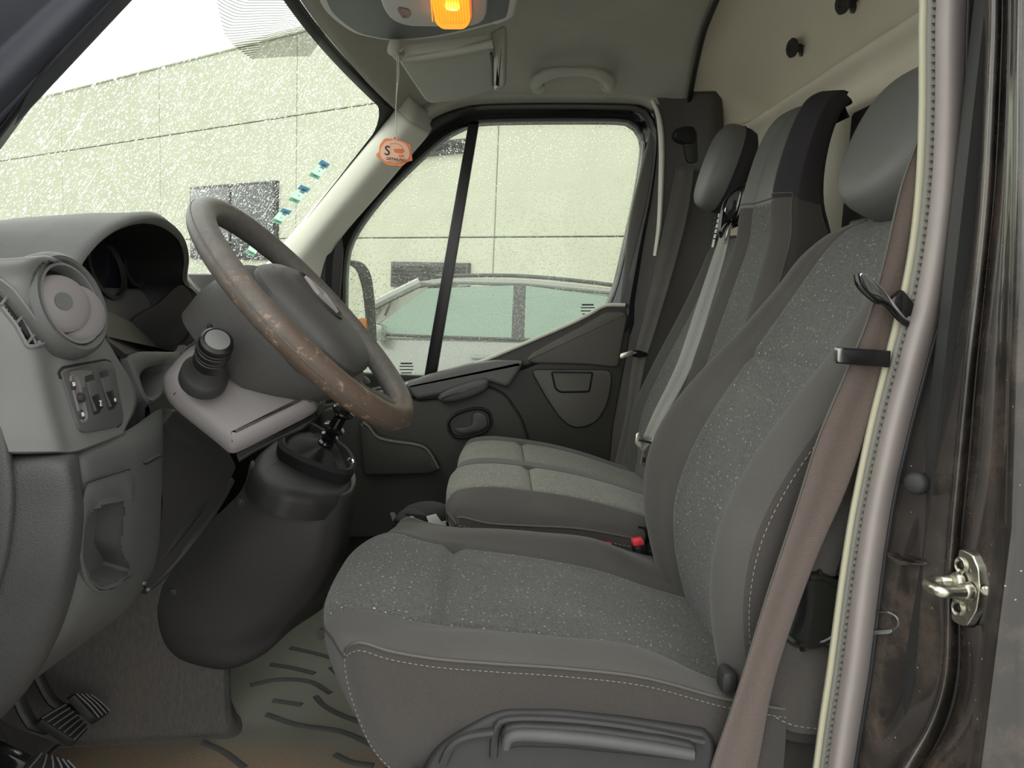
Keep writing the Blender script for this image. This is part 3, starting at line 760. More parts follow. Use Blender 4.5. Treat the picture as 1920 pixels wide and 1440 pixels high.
# quarter triangle in front of the glass
slab('corner_cover', [P(u, v, 2.43) for u, v in ((560, 540), (640, 440), (642, 470), (636, 560), (560, 560))], V(0, -1, 0), .02, K['darker'], door, bev=.003)

# far windshield pillar trim
L_ = [(752, 165), (742, 205), (712, 245), (640, 330), (560, 426), (500, 498), (470, 534)]
M_ = [(775, 188), (768, 225), (735, 268), (668, 350), (592, 440), (535, 512), (510, 545)]
N_ = [(795, 205), (788, 238), (756, 282), (690, 358), (615, 446), (570, 520), (556, 560)]
O_ = [(812, 215), (806, 246), (772, 288), (708, 364), (634, 452), (604, 520), (600, 560)]
rows = [[P(*L_[i], 2.39), P(*L_[i], 2.36)+V(.006, -.004, 0), P(*M_[i], 2.345), P(*N_[i], 2.385), P(*O_[i], 2.43)] for i in range(7)]
apd = dense(rows, 30, 20)
ap = grid('trim_1', apd[5:], K['trimgrey'], thick=.006, off=0)
at_ = grid('trim_9', apd[:6], K['head'], thick=.006, off=0); struct(at_, 'roof lining return above the far windshield pillar'); struct(ap, 'pale trim of the far windshield pillar')
# pale cant rail between window seal and roof lining
rows = [[], [], [], []]
for u, v in ((770, 258), (800, 226), (852, 200), (897, 190), (1000, 187), (1158, 188), (1212, 196), (1236, 226), (1244, 280)):
    rows[0].append(P(u+8, v+10, 2.445)); rows[1].append(P(u, v, 2.42)); rows[2].append(P(u+(10 if u > 1190 else -4), v-14, 2.40)); rows[3].append(P(u+(24 if u > 1190 else -4), v-34, 2.43))
cr_ = grid('trim_8', dense(rows, 14, 50), K['head'], thick=.006, off=0); struct(cr_, 'fabric cant rail above the passenger window')
# far pillar behind the door: pale edge, dark cover
rows = []
for (v, uL, uE, uR) in ((172, 1205, 1238, 1330), (215, 1224, 1243, 1334), (300, 1232, 1246, 1336), (420, 1228, 1242, 1340), (560, 1212, 1228, 1345), (700, 1186, 1203, 1345), (880, 1150, 1180, 1345), (1000, 1140, 1170, 1345)):
    uM = uL-(0 if v < 250 else min(46, (v-250)*.5))
    rows.append([P(uM, v, 2.47), P(uM+4, v, 2.44), P(uL+4, v, 2.42), P((uL+uE)/2, v, 2.405), P(uE, v, 2.40), P(lerp(uE, uR, .5), v, 2.39), P(uR, v, 2.36), P(uR+20, v, 2.38)])
bp_ = grid('trim_2', dense(rows, 40, 30), K['cover'], thick=.008, off=0); struct(bp_, 'dark cover of the far door pillar')
edge = []
for (v, u) in ((188, 1222), (215, 1234), (260, 1240), (330, 1240), (420, 1236), (480, 1228)): edge.append(P(u, v, 2.396))
tube('trim_3', edge, [.009, .012, .014, .014, .012, .010], K['trimgrey'], n=10, res=30, flat=.6); struct(bpy.data.objects['trim_3'], 'pale edge strip beside the far belt')
lathe('belt_outlet', [(.045, -.02), (.05, .0), (.046, .012), (.02, .016)], P(1290, 255, 2.385), V(.3, -1, .1), K['darker'], bp_, n=20, flat=.55)
slab('height_cover', [P(u, v, 2.375) for u, v in roundpoly([(1280, 252), (1310, 240), (1322, 262), (1312, 306), (1290, 306)], 8, 3)], V(.2, -1, 0).normalized(), .02, K['dark'], bp_, bev=.006)
# blank side panel above and behind, closing the corner to the bulkhead
sw = grid('wall_right', dense([[V(x, 2.475, z) for z in (-.05, .4, .9)] for x in (.38, .6, .8)], 6, 6), K['darker'], thick=.02, off=0); struct(sw, 'dark side panel behind the door')
sw = grid('wall_right', dense([[V(x, 2.47, z) for z in (.9, 1.2, 1.46)] for x in (.52, .66, .8)], 6, 6), K['bulk'], thick=.02, off=0); struct(sw, 'beige side panel behind the passenger seat')
dk = box('wall_right', V(-.1, 2.50, .3), 1.55, .03, .62, K['darker'], bev=0); struct(dk, 'outer skin of the passenger door')
dk = box('wall_right', V(-.85, 2.44, .45), .42, .05, .9, K['darker'], bev=0); struct(dk, 'dark panel below the far windshield pillar')

# ------------------------------------------------------------------ near side: pillars of the open doorway
# driver's windshield pillar, seen across the top left corner
cA = [(236, 0, .985), (212, 0, .96), (196, 0, .945), (160, 0, .93), (110, 0, .915), (60, 0, .90), (-120, 0, .84)]
cB = [(6, 245, .955), (-12, 235, .93), (-24, 228, .915), (-52, 205, .90), (-84, 178, .885), (-110, 150, .87), (-250, 80, .80)]
rows = []
for t in (-1.1, -.8, -.5, -.2, 0, .25, .5, .75, 1, 1.3, 1.8):
    rows.append([P(lerp(a[0], b[0], t), lerp(a[1], b[1], t), lerp(a[2], b[2], t)) + V(0, 0, 0) for a, b in zip(cA, cB)])
for r in rows:
    r[1] += V(.004, -.01, 0); r[3] += V(.01, -.01, 0)
apn = grid('trim_4', dense(rows, 20, 40), plastic('blue_grey_pillar_trim', C8(50, 51, 59), .6, 900, .1), thick=.01, off=0); struct(apn, 'blue grey trim of the near windshield pillar')
nr = box('trim_5', V(.0, .86, 1.50), 1.2, .07, .09, K['dark'], bev=.02); struct(nr, 'door opening rail above the driver')

# near door pillar: seal, bulb, black painted jamb
pv = [-420, -40, 60, 200, 330, 450, 560, 680, 800, 920, 1000, 1100, 1250, 1350, 1440, 1540]
pL = [1712, 1727, 1727, 1727, 1722, 1710, 1690, 1660, 1630, 1605, 1590, 1575, 1555, 1540, 1528, 1514]
pR = [1797, 1812, 1811, 1809, 1804, 1790, 1772, 1738, 1706, 1678, 1664, 1650, 1632, 1616, 1602, 1588]
jamb = frame('wall_left', 'black painted door pillar with its rubber seal')
def col(k0, y0, k1=None):
    return [P(lerp(l, r, k0), v, y0) for l, r, v in zip(pL, pR, pv)]
def strip(name, cols, mat, n=80, m=14, par=jamb, thick=.004):
    rows = [[c[i] for c in cols] for i in range(len(pv))]
    return grid(name, dense(rows, n, m), mat, par, thick=thick, off=0)
strip('edge_strip', [col(-.02, .90), col(-.01, .862), col(.06, .857), col(.13, .86)], K['cream'])
# ribbed lip: one small rib after another
rib = crom([p+V(0, -.004, 0) for p in col(.22, .858)], 150)
cw = (P(1760, 300, .858)-P(1742, 300, .858)).length*.5
strip('ribbed_lip', [col(.11, .865), col(.15, .855), col(.22, .852), col(.30, .855), col(.34, .865)], K['seal_rib'])
bmr = bmesh.new()
for i in range(0, 150):
    a = rib[i]; t = (rib[min(i+1, 149)]-rib[max(i-1, 0)]).normalized(); s = t.cross(V(0, 1, 0)).normalized()
    M = Matrix((s, V(0, 1, 0), t)).transposed().to_4x4(); M.translation = a+V(0, -.002, 0)
    r_ = bmesh.ops.create_cube(bmr, size=1, matrix=M @ Matrix.Diagonal((.009, .008, .0045, 1)))
rb = finish(bmr, 'rib', K['seal_rib'], jamb); rb['kind'] = 'stuff'
strip('seal_bulb', [col(.33, .866), col(.38, .842), col(.55, .826), col(.75, .826), col(.93, .838), col(1.0, .856)], K['seal_grey'], m=24)
strip('seal_edge', [col(.97, .85), col(1.0, .838), col(1.06, .838), col(1.10, .85)], K['rubber'], m=8)
# painted jamb, three steps outwards
jv = [-420, -40, 150, 350, 520, 700, 850, 1000, 1100, 1250, 1350, 1440, 1540]
def jcol(us, y): return [P(u, v, y) for u, v in zip(us, jv)]
e0 = [np.interp(v, pv, pR)-6 for v in jv]
j1 = [e+22 for e in e0]
j2 = [1856, 1866, 1862, 1852, 1836, 1815, 1800, 1786, 1780, 1776, 1750, 1700, 1640]
j3 = [1870, 1880, 1876, 1866, 1850, 1832, 1820, 1806, 1800, 1800, 1780, 1735, 1680]
j4 = [1888, 1896, 1894, 1888, 1880, 1872, 1866, 1860, 1858, 1850, 1836, 1815, 1790]
j5 = [1906, 1912, 1910, 1908, 1904, 1898, 1894, 1890, 1890, 1890, 1890, 1890, 1890]
j6 = [1990, 1990, 1990, 1990, 1990, 1985, 1980, 1975, 1975, 1975, 1975, 1975, 1975]
cols = [jcol(e0, .862), jcol([e+6 for e in e0], .846), jcol(j1, .832), jcol([lerp(a, b, .5) for a, b in zip(j1, j2)], .80), jcol([a-10 for a in j2], .765),
        jcol(j2, .752), jcol(j3, .762), jcol([a+8 for a in j3], .742), jcol(j4, .70), jcol([a-4 for a in j5], .682), jcol(j5, .662), jcol([a+30 for a in j5], .655), jcol(j6, .655)]
rows = [[c[i] for c in cols] for i in range(len(jv))]
grid('painted_jamb', dense(rows, 90, 110), K['paint'], jamb, thick=.004, off=0)
# groove lines on the paint
tube('groove', crom([p+V(-.002, 0, 0) for p in jcol(j3, .760)], 60), .0035, K['satin_black'], jamb, n=6)
tube('groove', crom([p for p in jcol([a+2 for a in j4], .699)], 60), .0022, K['satin_black'], jamb, n=6)
# rubber plug, tongue-shaped slots, clip
pc_ = P(1718, 906, .806); ax = (CAM-pc_).normalized(); ax = (ax+V(-.6, 0, 0)).normalized()
lathe('rubber_plug', [(.0125, -.004), (.0125, .001), (.0115, .004), (.008, .0065), (.003, .0075)], pc_, ax, K['dark'], jamb)
jp = Plane(P(1640, 1180, .838), P(1700, 1180, .81), P(1650, 1000, .835))
sl = [(1632, 1146), (1668, 1146), (1684, 1156), (1688, 1172), (1676, 1184), (1632, 1188)]
so = jp.pts(roundpoly(sl, 8, 4), .0015); 
loft('slot', [jp.pts(roundpoly(sl, 8, 4), -.004), so, [p+jp.n*.001 for p in inset(so, jp.n, .0018)], [p-jp.n*.006 for p in inset(so, jp.n, .003)]], K['paint'], jamb, False, True)
slab('slot_lip', jp.pts(roundpoly([(1630, 1183), (1668, 1180), (1674, 1184), (1668, 1189), (1630, 1191)], 2, 2), .005), jp.n, .005, K['steel'], jamb, bev=.0008)
jp2 = Plane(P(1660, 1045, .832), P(1735, 1060, .79), P(1670, 960, .83))
slab('pressed_tab', jp2.pts(roundpoly([(1662, 1036), (1672, 1040), (1688, 1050), (1735, 1054), (1738, 1060), (1684, 1060), (1664, 1044)], 2, 2), .004), jp2.n, .005, K['paint'], jamb, bev=.001)

# driver's door, standing wide open at its hinges on the near windshield pillar
dr = frame('door_2', 'open driver door swung out from its hinges, charcoal card and clear window')
dh = V(-.66, .78, 0); dd = V(-.20, -.98, 0).normalized(); dnn = V(dd.y, -dd.x, 0); dnn = dnn if dnn.x > 0 else -dnn
def D(a, z, o=0.0): return dh + dd*a + V(0, 0, z) + dnn*o
def Dp(px, r=.05): return [D(a, z) for a, z in roundpoly(px, r, 4)]
slab('skin', [p-dnn*.05 for p in Dp([(0, -.1), (1.02, -.1), (1.05, .3), (1.03, .72), (0, .72)])], dnn, .02, K['paint'], dr, bev=.01)
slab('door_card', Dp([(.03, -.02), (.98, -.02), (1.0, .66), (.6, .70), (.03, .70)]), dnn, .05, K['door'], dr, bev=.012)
slab('armrest', [p+dnn*.05 for p in Dp([(.3, .42), (.85, .50), (.85, .57), (.3, .50)], .02)], dnn, .05, K['door_lit'], dr, bev=.012)
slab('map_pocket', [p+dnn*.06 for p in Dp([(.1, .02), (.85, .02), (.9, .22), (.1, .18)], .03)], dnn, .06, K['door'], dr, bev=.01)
slab('release_handle', [p+dnn*.02 for p in Dp([(.25, .56), (.38, .58), (.38, .63), (.25, .61)], .015)], dnn, .02, K['dark'], dr, bev=.006)
wo = [D(a, z) for a, z in roundpoly([(.02, .70), (1.02, .70), (.98, 1.30), (.55, 1.42), (.38, 1.36)], .06, 4)]; wi = [D(a, z) for a, z in roundpoly([(.12, .74), (.95, .74), (.92, 1.26), (.56, 1.36), (.43, 1.31)], .06, 4)]
loft('window_frame', [[p-dnn*.04 for p in wo], wo, wi, [p-dnn*.04 for p in wi]], K['satin_black'], dr)
gd2 = mesh_from('glass', [p-dnn*.02 for p in wi], [tuple(range(len(wi)))], K['wet_door_glass'], dr, smooth=False, uvs=[(p.y, p.z) for p in wi])
for z in (.15, .55): box('hinge', D(-.03, z), .06, .05, .09, K['paint'], dr, bev=.01)

# closed body side behind the pillar and in front of the doorway
slab('outer_side', [V(x, .655, z) for x, z in roundpoly([(.468, -.25), (2.6, -.25), (2.6, 1.95), (.468, 1.95)], .05, 3)], V(0, -1, 0), .02, K['paint'], jamb, bev=.006)
slab('inner_side', [V(x, .815, z) for x, z in ((.475, -.05), (.80, -.05), (.80, 1.66), (.475, 1.66))], V(0, 1, 0), .02, K['dark'], jamb, bev=0)
hp2 = frame('wall_front', 'painted hinge pillar at the front of the open doorway')
slab('hinge_pillar', [V(x, .80, z) for x, z in roundpoly([(-1.05, -.2), (-.66, -.2), (-.62, .5), (-.60, .80), (-.72, .95), (-1.05, .70)], .04, 3)], V(0, -1, 0), .03, K['paint'], hp2, bev=.008)
slab('fender', [V(x, .66, z) for x, z in roundpoly([(-1.9, -.3), (-.68, -.3), (-.66, .72), (-1.0, .70), (-1.9, .52)], .06, 3)], V(0, -1, 0), .03, K['paint'], hp2, bev=.01)
# ================================================================== dashboard
def proj(p):
    q = p-CAM; z = q.dot(_F); return 960+FPX*q.dot(_R)/z, 720-FPX*q.dot(_U)/z
def inside(poly, u, v):
    c = False; n = len(poly)
    for i in range(n):
        (x1, y1), (x2, y2) = poly[i], poly[i-1]
        if (y1 > v) != (y2 > v) and u < (x2-x1)*(v-y1)/(y2-y1)+x1: c = not c
    return c
def carve(o, poly):
    """open a hole in a surface where a recess is fitted"""
    bm = bmesh.new(); bm.from_mesh(o.data)
    kill = [f for f in bm.faces if inside(poly, *proj(f.calc_center_median()))]
    bmesh.ops.delete(bm, geom=kill, context='FACES'); bm.to_mesh(o.data); bm.free()
def pg(rows): return [[P(*q) for q in r] for r in rows]
dash = thing('dashboard', 'grey plastic dashboard with round vent, instrument hood and switch panel', 'dashboard', V(-.6, YC, .0))
# main body right across the cab
prof = [(-.92, .80), (-.90, .868), (-.80, .885), (-.68, .888), (-.625, .878), (-.600, .845), (-.588, .78), (-.58, .70), (-.60, .60), (-.66, .50), (-.75, .44)]
rows = [[V(x + (0 if 1.35 < y < 2.0 else -.0), y, z) for y in (.88, 1.1, 1.36, 1.45, 1.8, 2.1, 2.39)] for x, z in prof]
grid('body', dense(rows, 50, 40), K['dash_light'], dash, thick=.01, off=-1)
slab('end_cap', [V(x, .835, z) for x, z in roundpoly([(-.93, .44), (-.62, .42), (-.565, .60), (-.565, .84), (-.62, .885), (-.92, .87)], .03, 3)], V(0, -1, 0), .03, K['dash'], dash, bev=.008)
# instrument hood -----------------------------------------------------------
lip_px = [(176, 625, .925), (150, 590, .918), (141, 545, .915), (149, 503, .93), (165, 478, .952), (195, 448, .99), (232, 427, 1.04), (272, 419, 1.11), (309, 429, 1.19), (335, 452, 1.265), (345, 485, 1.325), (343, 528, 1.362), (364, 546, 1.378), (382, 574, 1.385), (383, 604, 1.38), (366, 637, 1.36), (330, 659, 1.30)]
lip = crom([P(*q) for q in lip_px], 64)
lc = sum(lip, V(0, 0, 0))/64
def hoodsec(dx, grow, flat, zt=.89):
    out = []
    for i, p in enumerate(lip):
        d = p-lc; d.x *= .6
        q = lc + V(d.x, d.y*(1+grow), d.z*(1+grow)) + V(dx, 0, 0)
        q.z = lerp(q.z, zt+(.0 if q.z > zt else (q.z-zt)*.5), flat); out.append(q)
    return out
l0 = lip; l1 = [p + (p-lc).normalized()*.010 + V(.006, 0, 0) for p in lip]; l2 = [p + (p-lc).normalized()*.020 + V(-.008, 0, 0) for p in lip]
grid('instrument_hood', [l0, l1, l2, hoodsec(-.05, .17, .0), hoodsec(-.13, .20, .12), hoodsec(-.22, .24, .32), hoodsec(-.32, .28, .62), hoodsec(-.42, .32, .95)], K['dash_pad'], dash)
i0 = [p+V(-.002, 0, 0) for p in lip]
i1 = [lc + V((p-lc).x*.6-.03, (p-lc).y*.97, (p-lc).z*.96) for p in lip]; i2 = [lc + V((p-lc).x*.4-.075, (p-lc).y*.90, (p-lc).z*.88) for p in lip]
i3 = [lc + V((p-lc).x*.1-.115, (p-lc).y*.84, (p-lc).z*.80) for p in lip]
loft('hood_lining', [i0, i1, i2, i3], K['darker'], dash, smooth=True)
ip = [lc + V(-.112+.02*(-(p-lc).z)*4, (p-lc).y*.86, (p-lc).z*.82) for p in lip]
simple('instrument_lens', C8(30, 32, 40), .12, 0, .55)
ipn = loft('instrument_panel', [ip, [lc+(p-lc)*.5+V(-.058, 0, 0) for p in ip]], K['instrument_lens'], dash, False, True)
for dy, r_, nm in ((-.085, .048, 'gauge_ring'), (.06, .048, 'gauge_ring'), (.15, .028, 'gauge_ring')):
    o_ = V(lc.x-.108, lc.y+dy, lc.z+.0); lathe(nm, [(r_, 0), (r_+.003, .006), (r_-.003, .007), (r_-.005, 0)], o_, V(.95, -.05, .25), K['dark'], ipn, caps=False)
# floor of the hood and its ribbed right flank
flo = Plane(P(180, 600, .95), P(302, 655, 1.28), P(246, 604, 1.22))
slab('hood_floor', [P(*q) for q in ((176, 572, .95), (246, 604, 1.20), (302, 654, 1.30), (262, 664, 1.14), (236, 664, 1.06), (205, 640, .98))], V(.7, -.2, .7).normalized(), .01, plastic('brown_grey_hood_floor', C8(58, 53, 49), .5, 1200, .1), dash, bev=.001)
fk = [(246, 606, 1.235), (300, 566, 1.30), (338, 534, 1.352), (360, 554, 1.368), (364, 592, 1.366), (345, 637, 1.345), (303, 653, 1.29)]
slab('hood_flank', crom([P(*q) for q in fk], 40, True), V(.75, -.65, .1).normalized(), .006, K['dark'], dash, bev=.002)
# end pod with side vent, round vent and switches ---------------------------
pod = pg([[(-60, 492, .86), (10, 492, .86), (60, 489, .875), (88, 490, .90), (112, 498, .93), (122, 508, .95)],
          [(-60, 486, .80), (10, 486, .805), (60, 482, .82), (90, 481, .85), (117, 489, .885), (130, 500, .905)],
          [(-60, 525, .796), (4, 525, .802), (52, 523, .818), (84, 523, .845), (122, 528, .88), (152, 534, .92)],
          [(-60, 585, .792), (4, 585, .798), (54, 585, .815), (86, 588, .843), (128, 595, .88), (182, 605, .95)],
          [(-60, 650, .79), (10, 650, .797), (62, 650, .812), (94, 655, .842), (140, 662, .88), (216, 664, 1.0)],
          [(-60, 750, .79), (12, 750, .797), (80, 750, .815), (112, 755, .845), (160, 757, .89), (258, 742, 1.05)],
          [(-60, 834, .79), (14, 834, .797), (100, 834, .82), (132, 834, .85), (172, 825, .89), (236, 803, .985)],
          [(-60, 849, .795), (18, 850, .803), (104, 849, .826), (138, 848, .856), (176, 835, .897), (237, 813, .992)],
          [(-60, 851, .83), (20, 852, .84), (106, 851, .86), (139, 850, .89), (177, 838, .93), (238, 816, 1.02)]])
podo = grid('end_pod', dense(pod, 70, 60), K['dash_light'], dash, thick=.004, off=-1)
sg = [(-24, 505), (4, 522), (26, 540), (55, 582), (86, 632), (86, 643), (80, 648), (58, 654), (50, 652), (30, 612), (0, 572), (-24, 552)]
sgr = even(roundpoly(sg, 8, 3), 60)
sp = on_plane(podo, (0, 540), (80, 640), (45, 640))
so = [on(podo, u, v, .0022) for u, v in sgr]; si = inset(so, sp.n, .0035)
vq = even([(121+68*math.cos(t)*.62-.0*math.sin(t), 570+90*math.sin(t)) for t in [i*2*math.pi/30 for i in range(30)]], 30)
vn = V(.95, -.12, .28).normalized(); vo = on(podo, 122, 572, .0) + vn*.002
side = (vn.cross(V(0, 1, 0))).normalized()
vq = [proj(vo+(side*math.cos(t)+vn.cross(side)*math.sin(t))*.050) for t in [i*2*math.pi/40 for i in range(40)]]
pq = roundpoly([(110, 692), (202, 675), (211, 687), (229, 787), (222, 800), (153, 813), (144, 804)], 14, 4)
pqn = [on(podo, u, v, .0035) for u, v in even(pq, 60)]
pp = on_plane(podo, (125, 700), (205, 700), (175, 795)); pp.o = pp.o+pp.n*.004
carve(podo, [proj(p) for p in si]); carve(podo, vq)
sv = loft('side_vent', [[p-sp.n*.004 for p in so], so, [p+sp.n*.0014 for p in inset(so, sp.n, .0018)], si, [p-sp.n*.02 for p in si]], K['dash_light'], dash, False, False)
slab('vent_back', [p-sp.n*.016 for p in si], sp.n, .002, K['darker'], sv, bev=0)
def spt(px, off): return [sp.at(u, v, off) for u, v in px]
tube('slat', spt([(-20, 528), (6, 548), (30, 576), (50, 610), (70, 650)], -.002), .0016, K['dash_light'], sv, n=6, res=16)
for a, b in (((2, 572), (27, 541)), ((28, 608), (56, 583)), ((48, 648), (76, 616))):
    tube('slat', spt([a, ((a[0]+b[0])/2, (a[1]+b[1])/2-2), b], -.001), .0016, K['dash_light'], sv, n=6)
# round vent: collar, dark well, two half flaps
rv = lathe('round_vent', [(.062, -.016), (.0615, -.004), (.0585, .006), (.054, .010), (.050, .009), (.0475, .004), (.046, -.006), (.045, -.035)], vo, vn, K['dash'], dash, n=44, caps=False)
lathe('vent_ring', [(.0475, .003), (.0465, .0075), (.0435, .0075), (.0425, .002), (.042, -.01)], vo, vn, K['dash_light'], rv, n=40, caps=False)
lathe('vent_back', [(.046, -.028), (.02, -.03)], vo, vn, K['darker'], rv, n=24)
f1 = (vn+V(-.10, -.42, -.02)).normalized()
lathe('flap', [(.002, .007), (.026, .006), (.0325, .002), (.0335, -.003), (.031, -.010), (.01, -.012)], vo+vn*.002-side*.002+V(-.005, -.008, .002), f1, K['cowl'], rv, n=36)
lathe('flap', [(.002, .004), (.026, .003), (.0325, -.001), (.0335, -.006), (.028, -.013)], vo-vn*.003+V(.010, .010, -.008), f1, K['cowl'], rv, n=36)
lathe('finger_dimple', [(.010, .0008), (.008, -.001), (.002, -.003)], vo+vn*.0115+V(-.008, -.010, .001), f1, K['dash'], rv, n=16)
box('thumb_wheel', vo+vn*.006+V(-.02, -.030, -.012), .010, .008, .007, K['trimgrey'], rv, basis(vn, side), bev=.002)
# switch panel
pn = pp.n
swp = slab('switch_panel', pqn, pn, .010, K['dash'], dash, bev=.0022)
tube('seam', [on(podo, u, v, .0008) if False else p-pn*.0032 for (u, v), p in zip(pq, inset(pqn, pn, -.0012))], .0015, K['darker'], swp, n=5, closed=True)
def sw_pts(px, off): return [on(swp, u, v, off) for u, v in px]
lev = [(130, 704), (138, 701), (146, 710), (163, 778), (162, 790), (156, 794), (151, 790), (131, 718)]
lo = sw_pts(roundpoly(lev, 6, 3), .0010)
lv_ = loft('level_slider', [[p-pn*.002 for p in lo], lo, [p+pn*.0008 for p in inset(lo, pn, .0012)], [p-pn*.0002 for p in inset(lo, pn, .0026)]], K['cowl'], swp, False, True)
lathe('slider_knob', [(.0058, 0), (.0056, .004), (.003, .006)], on(swp, 147, 746, .001), pn, K['dark'], lv_, n=14)
slab('slider_mark', sw_pts(roundpoly([(129, 716), (134, 714), (139, 730), (134, 732)], 2, 2), .003), pn, .003, K['dark'], lv_, bev=.0006)
slab('slider_mark', sw_pts(roundpoly([(145, 770), (150, 768), (155, 785), (150, 787)], 2, 2), .003), pn, .003, K['dark'], lv_, bev=.0006)
tx, ty = (pp.at(200, 690)-pp.at(130, 700)).normalized(), (pp.at(130, 700)-pp.at(150, 790)).normalized()
for (u, v) in ((133, 721), (150, 778)):
    text('symbol', 'D', on(swp, u, v, .0034), tx, ty, .007, K['white'], swp)
for k, a in enumerate(([(159, 712), (173, 708), (186, 766), (175, 771)], [(186, 704), (200, 701), (213, 758), (203, 763)])):
    c4 = a
    rec = sw_pts(roundpoly([(c4[0][0]-2, c4[0][1]-6), (c4[1][0]+1, c4[1][1]-7), (c4[2][0]+2, c4[2][1]+7), (c4[3][0], c4[3][1]+8)], 3, 2), .0008)
    slab('switch_well', rec, pn, .002, K['dark'], swp, bev=.0003)
    q = sw_pts([(c4[0][0], c4[0][1]+5), (c4[1][0], c4[1][1]+4), c4[2], c4[3]], .0045)
    mid = [lerp(q[0], q[3], .5)-pn*.002, lerp(q[1], q[2], .5)-pn*.002]
    b_ = slab('rocker_switch', [q[0], q[1], mid[1], q[2], q[3], mid[0]], pn, .004, K['dash'], swp, bev=.0005)
    slab('switch_face', [mid[0]+pn*.0014, mid[1]+pn*.0014, q[2]+pn*.0006, q[3]+pn*.0006], pn, .001, K['satin_black'], b_, bev=.0002)
    text('symbol', 'Ze'[k], lerp(lerp(q[0], q[3], .8), lerp(q[1], q[2], .8), .5)+pn*.0024, tx, ty, .0095, K['white'], b_)
# lower end panel, textured and sweeping down -------------------------------
lowp = pg([[(-60, 846, .84), (40, 846, .84), (112, 846, .846), (136, 846, .862), (150, 844, .89)],
           [(-60, 870, .806), (40, 870, .806), (116, 872, .81), (141, 875, .832), (152, 876, .87)],
           [(-60, 950, .806), (40, 950, .806), (122, 955, .812), (150, 962, .835), (160, 966, .875)],
           [(-60, 1050, .816), (30, 1050, .816), (108, 1062, .824), (136, 1072, .848), (146, 1080, .885)],
           [(-60, 1150, .84), (0, 1150, .842), (70, 1165, .852), (100, 1180, .876), (110, 1190, .91)],
           [(-60, 1240, .87), (-20, 1240, .872), (15, 1262, .885), (45, 1278, .91), (55, 1288, .94)],
           [(-90, 1330, .91), (-60, 1335, .915), (-40, 1345, .925), (-20, 1352, .94), (-10, 1360, .97)]])
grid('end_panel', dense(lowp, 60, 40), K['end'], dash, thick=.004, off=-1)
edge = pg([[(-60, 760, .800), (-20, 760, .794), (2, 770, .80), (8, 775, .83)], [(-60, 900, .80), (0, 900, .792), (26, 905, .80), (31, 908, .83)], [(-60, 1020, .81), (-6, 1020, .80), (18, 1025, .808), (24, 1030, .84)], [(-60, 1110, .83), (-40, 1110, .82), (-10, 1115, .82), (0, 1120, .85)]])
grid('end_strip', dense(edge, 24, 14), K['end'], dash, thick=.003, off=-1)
# panel with the release pocket
kn = pg([[(136, 840, .885), (170, 830, .905), (236, 808, .99), (285, 775, 1.065), (304, 765, 1.10)],
         [(146, 870, .862), (178, 866, .885), (244, 850, .97), (296, 830, 1.055), (306, 826, 1.085)],
         [(152, 960, .866), (188, 960, .888), (252, 948, .965), (292, 935, 1.045), (303, 930, 1.075)],
         [(138, 1070, .876), (178, 1070, .898), (244, 1052, .972), (285, 1035, 1.04), (297, 1030, 1.07)],
         [(102, 1175, .90), (146, 1165, .92), (212, 1135, .98), (262, 1100, 1.04), (276, 1092, 1.07)],
         [(48, 1275, .935), (90, 1238, .95), (165, 1185, .985), (232, 1140, 1.03), (250, 1128, 1.06)],
         [(-20, 1352, .97), (20, 1310, .98), (110, 1240, 1.01), (205, 1170, 1.045), (235, 1145, 1.07)]])
kno = grid('lower_panel', dense(kn, 110, 90), K['dash'], dash)
kp = Plane(P(160, 950, .868), P(250, 900, .963), P(190, 1100, .930))
kp.o = kp.o + kp.n*.003
rim_o = roundpoly([(153, 985), (158, 922), (172, 904), (244, 881), (253, 892), (251, 965), (252, 1074), (236, 1094), (188, 1116), (160, 1094), (148, 1040)], 16, 5)
rim_i = roundpoly([(158, 1000), (166, 962), (180, 952), (232, 936), (234, 960), (228, 1010), (226, 1030), (246, 1066), (240, 1078), (190, 1104), (168, 1084), (156, 1045)], 12, 5)
eo = even(rim_o, 60); ei = align(eo, even(rim_i, 60))
PO, PI_ = kp.pts(eo), kp.pts(ei)
carve(kno, ei)
ic = sum(PI_, V(0, 0, 0))/60
loft('release_pocket', [[p-kp.n*.006 for p in PO], PO, [p+kp.n*.002 for p in inset(PO, kp.n, .003)], [p+kp.n*.002 for p in inset(PI_, kp.n, -.004)], PI_, [ic+(p-ic)*.97-kp.n*.012 for p in PI_], [ic+(p-ic)*.93-kp.n*.035 for p in PI_]], K['dash'], dash, False, True)
tube('seam', kp.pts([(149, 1000), (156, 920), (172, 902), (244, 879)], .001), .0012, K['darker'], dash, n=5, res=20)
slab('slot', kp.pts([(274, 868), (303, 852), (304, 856), (275, 872)], .012), kp.n, .004, K['darker'], dash, bev=0)
# tray beside the column
tro = even(roundpoly([(236, 668), (262, 659), (340, 660), (348, 640), (330, 690), (300, 748), (278, 762), (262, 735)], 8, 4), 48)
tri = align(tro, even(roundpoly([(260, 704), (272, 690), (310, 680), (318, 690), (298, 734), (280, 748), (270, 735)], 8, 4), 48))
tp = Plane(P(240, 665, 1.07), P(340, 660, 1.22), P(278, 758, 1.10))
TO, TI = tp.pts(tro), tp.pts(tri); tc = sum(TI, V(0, 0, 0))/48
tray = loft('tray', [[p-tp.n*.01 for p in TO], TO, [p+tp.n*.003 for p in inset(TO, tp.n, .004)], [p+tp.n*.003 for p in inset(TI, tp.n, -.006)], TI, [tc+(p-tc)*.9-tp.n*.06 for p in TI]], K['dash_light'], dash, False, True)
